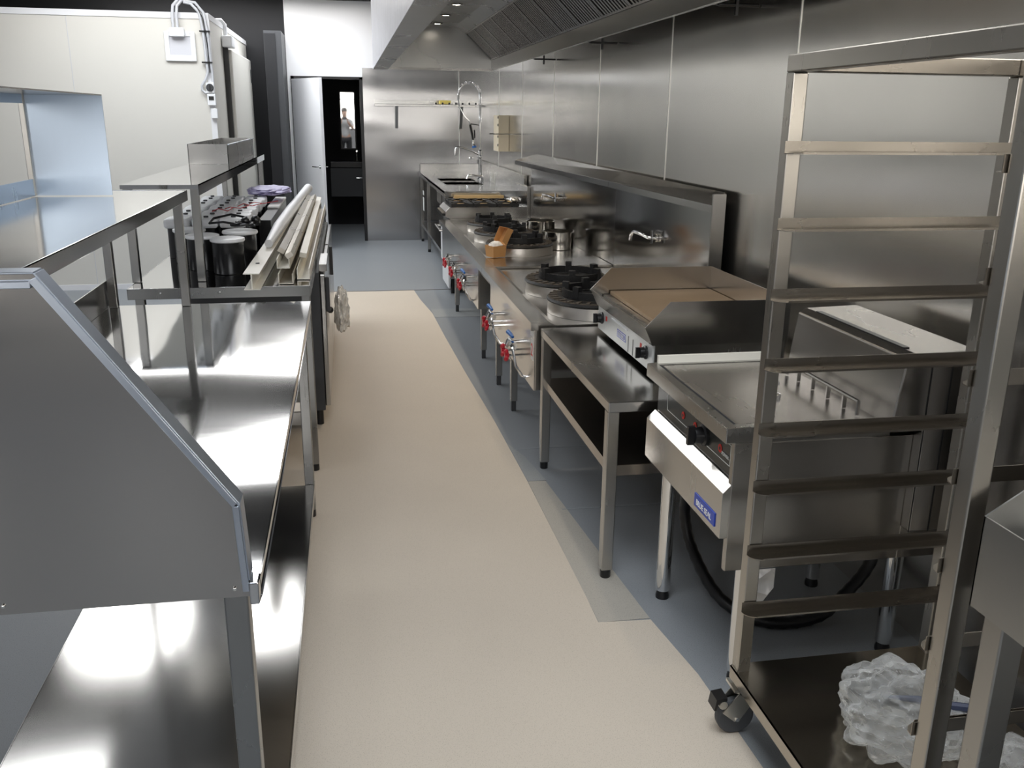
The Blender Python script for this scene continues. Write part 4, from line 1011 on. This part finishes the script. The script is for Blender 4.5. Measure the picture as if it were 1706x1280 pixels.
Eg = [(0, 1), (1, 2), (2, 3), (3, 4), (4, 5), (5, 6), (3, 7), (7, 8), (8, 9), (3, 10), (10, 11), (11, 12), (0, 13), (13, 14), (14, 15), (15, 16), (0, 17), (17, 18), (18, 19), (19, 20)]
Rr = [(.15, .11), (.14, .10), (.16, .11), (.12, .09), .06, (.10, .11), (.10, .11), .06, .045, .032, .06, .045, .032, .085, .058, .042, .035, .085, .058, .042, .035]
skin_fig('body', V, Eg, Rr, SKIN, t)
V = [(px, py, .90), (px, py, 1.15), (px, py, 1.33), (px, py, 1.45), (px-.19, py, 1.42), (px-.235, py+.06, 1.25), (px+.19, py, 1.42), (px+.235, py+.06, 1.25)]
skin_fig('shirt', V, [(0, 1), (1, 2), (2, 3), (3, 4), (4, 5), (3, 6), (6, 7)], [(.17, .13), (.16, .12), (.18, .13), (.12, .10), .075, .062, .075, .062], SHIRT, t)
V = [(px, py, .97), (px-.10, py, .88), (px-.115, py+.02, .55), (px+.10, py, .88), (px+.115, py+.02, .55)]
skin_fig('shorts', V, [(0, 1), (1, 2), (0, 3), (3, 4)], [(.16, .125), .105, .085, .105, .085], SHORTS, t)
MB().ball((px, py+.015, 1.735), .108, 16, (.95, 1.05, .85)).build('hair', HAIR, t)
for s_ in (-1, 1):
    for j in range(5):
        x = px+s_*(.075+.004*j); z = 1.455+.020*j
        b = MB()
        if j < 4: b.tube([(px+s_*.085, py+.27, 1.44+.016*j), (px+s_*.086, py+.31, z), (px+s_*.074, py+.335, z), (px+s_*.058, py+.335, z)], [.010, .009, .008, .007], 8)
        else: b.tube([(px+s_*.075, py+.26, 1.47), (px+s_*.07, py+.285, 1.51), (px+s_*.055, py+.295, 1.53)], [.012, .010, .008], 8)
        b.build('finger', SKIN, t)
    MB().ball((px+s_*.082, py+.268, 1.455), .033, 12, (.6, 1, 1.2)).build('palm', SKIN, t)
tag(MB().box(px-.075, px+.075, py+.312, py+.320, 1.465, 1.545).build('mobile_phone', BLACK, None, .003), 'black mobile phone held by the person in grey shirt', 'phone')

# ------------------------------------------------------------------ unseen fill panels added under the ceiling to brighten the left side
for i, (x, y) in enumerate(((-1.7, 1.3), (-2.6, 2.9), (-4.2, 2.2), (-2.6, -1.2), (-4.2, 5.0), (-4.2, -1.2))):
    t = thing('added_fill_panel', 'square white fill panel added under the ceiling', 'added light', (x, y, CEIL-.03), 'added fill panels')
    MB().box(x-.31, x+.31, y-.31, y+.31, CEIL-.02, CEIL-.001).build('frame', WHITE_P, t)
    MB().box(x-.29, x+.29, y-.29, y+.29, CEIL-.024, CEIL-.021).build('diffuser', FILL_PANEL, t)
# ground outside
struct('floor_outside', MB().box(-30, 30, -40, Y_F-.1, -.15, -.05), mat('pavement', (.35, .34, .32), .9, noise_amt=.1, nscale=4))

# ------------------------------------------------------------------ light
w = bpy.data.worlds.new('world'); scene.world = w; w.use_nodes = True
nt = w.node_tree; bg = nt.nodes['Background']
tc = nt.nodes.new('ShaderNodeTexCoord'); sx = nt.nodes.new('ShaderNodeSeparateXYZ'); nt.links.new(tc.outputs['Generated'], sx.inputs[0])
cr_ = nt.nodes.new('ShaderNodeValToRGB'); cr_.color_ramp.elements[0].position = .0; cr_.color_ramp.elements[0].color = (1.0, .96, .91, 1)
cr_.color_ramp.elements[1].position = .9; cr_.color_ramp.elements[1].color = (.90, .95, 1.0, 1)
nt.links.new(sx.outputs[2], cr_.inputs[0]); nt.links.new(cr_.outputs[0], bg.inputs[0])
bg.inputs[1].default_value = 7.0
def portal(name, loc, rot, sx_, sy_):
    l = bpy.data.lights.new(name, 'AREA'); l.shape = 'RECTANGLE'; l.size = sx_; l.size_y = sy_
    l.cycles.is_portal = True
    o = bpy.data.objects.new(name, l); COL.objects.link(o); o.location = loc; o.rotation_euler = rot
for (a, c) in WIN: portal('window_daylight', ((a+c)/2, Y_F-.09, 1.95), (PI/2, 0, 0), c-a, 1.7)
for i, (a, c) in enumerate(RL):
    r1 = R3X if i == 2 else RX1
    portal('roof_daylight', ((RX0+r1)/2, (a+c)/2, CEIL+.1), (0, 0, 0), r1-RX0, c-a)
portal('roof_daylight', ((RF_ADDED[0]+RF_ADDED[1])/2, (RF_ADDED[2]+RF_ADDED[3])/2, CEIL+.1), (0, 0, 0), RF_ADDED[1]-RF_ADDED[0], RF_ADDED[3]-RF_ADDED[2])  # portal of the opening added over the near aisle for more light
for y in (4.2, 5.05, 5.9, 6.75, 7.65, 8.46, 9.23):
    l = bpy.data.lights.new('hood_downlight', 'SPOT'); l.energy = 14; l.spot_size = 1.9; l.spot_blend = .6; l.color = (1, .86, .68); l.shadow_soft_size = .03
    o = bpy.data.objects.new('hood_downlight', l); COL.objects.link(o); o.location = (.90, y, 2.43)

# ------------------------------------------------------------------ camera
PY = (-0.17848662, 0.28886999, 0.01124401)
yaw, pit, roll = PY
cyw, sy = math.cos(yaw), math.sin(yaw); cp, sp_ = math.cos(pit), math.sin(pit); c_r, s_r = math.cos(roll), math.sin(roll)
Rx = Matrix(((1, 0, 0), (0, cp, -sp_), (0, sp_, cp))); Rz = Matrix(((c_r, -s_r, 0), (s_r, c_r, 0), (0, 0, 1)))
Mm = Rz @ Rx
Xa = Mm @ Vector((cyw, 0, -sy)); Ya = Mm @ Vector((sy, 0, cyw)); Za = Mm @ Vector((0, -1, 0))
right = Vector((Xa[0], Ya[0], Za[0])); down = Vector((Xa[1], Ya[1], Za[1])); fwd = Vector((Xa[2], Ya[2], Za[2]))
cam = bpy.data.cameras.new('camera'); co = bpy.data.objects.new('camera', cam); COL.objects.link(co)
cam.sensor_width = 36; cam.lens = 36*1498.64/1706; cam.clip_start = .02; cam.clip_end = 200
Mw = Matrix.Identity(4)
for i in range(3): Mw[i][0] = right[i]; Mw[i][1] = -down[i]; Mw[i][2] = -fwd[i]
Mw[0][3], Mw[1][3], Mw[2][3] = 0, 0, 1.6
co.matrix_world = Mw
scene.camera = co
scene.view_settings.view_transform = 'Standard'; scene.view_settings.look = 'None'; scene.view_settings.gamma = 1; scene.view_settings.use_curve_mapping = False
scene.view_settings.exposure = 0.35
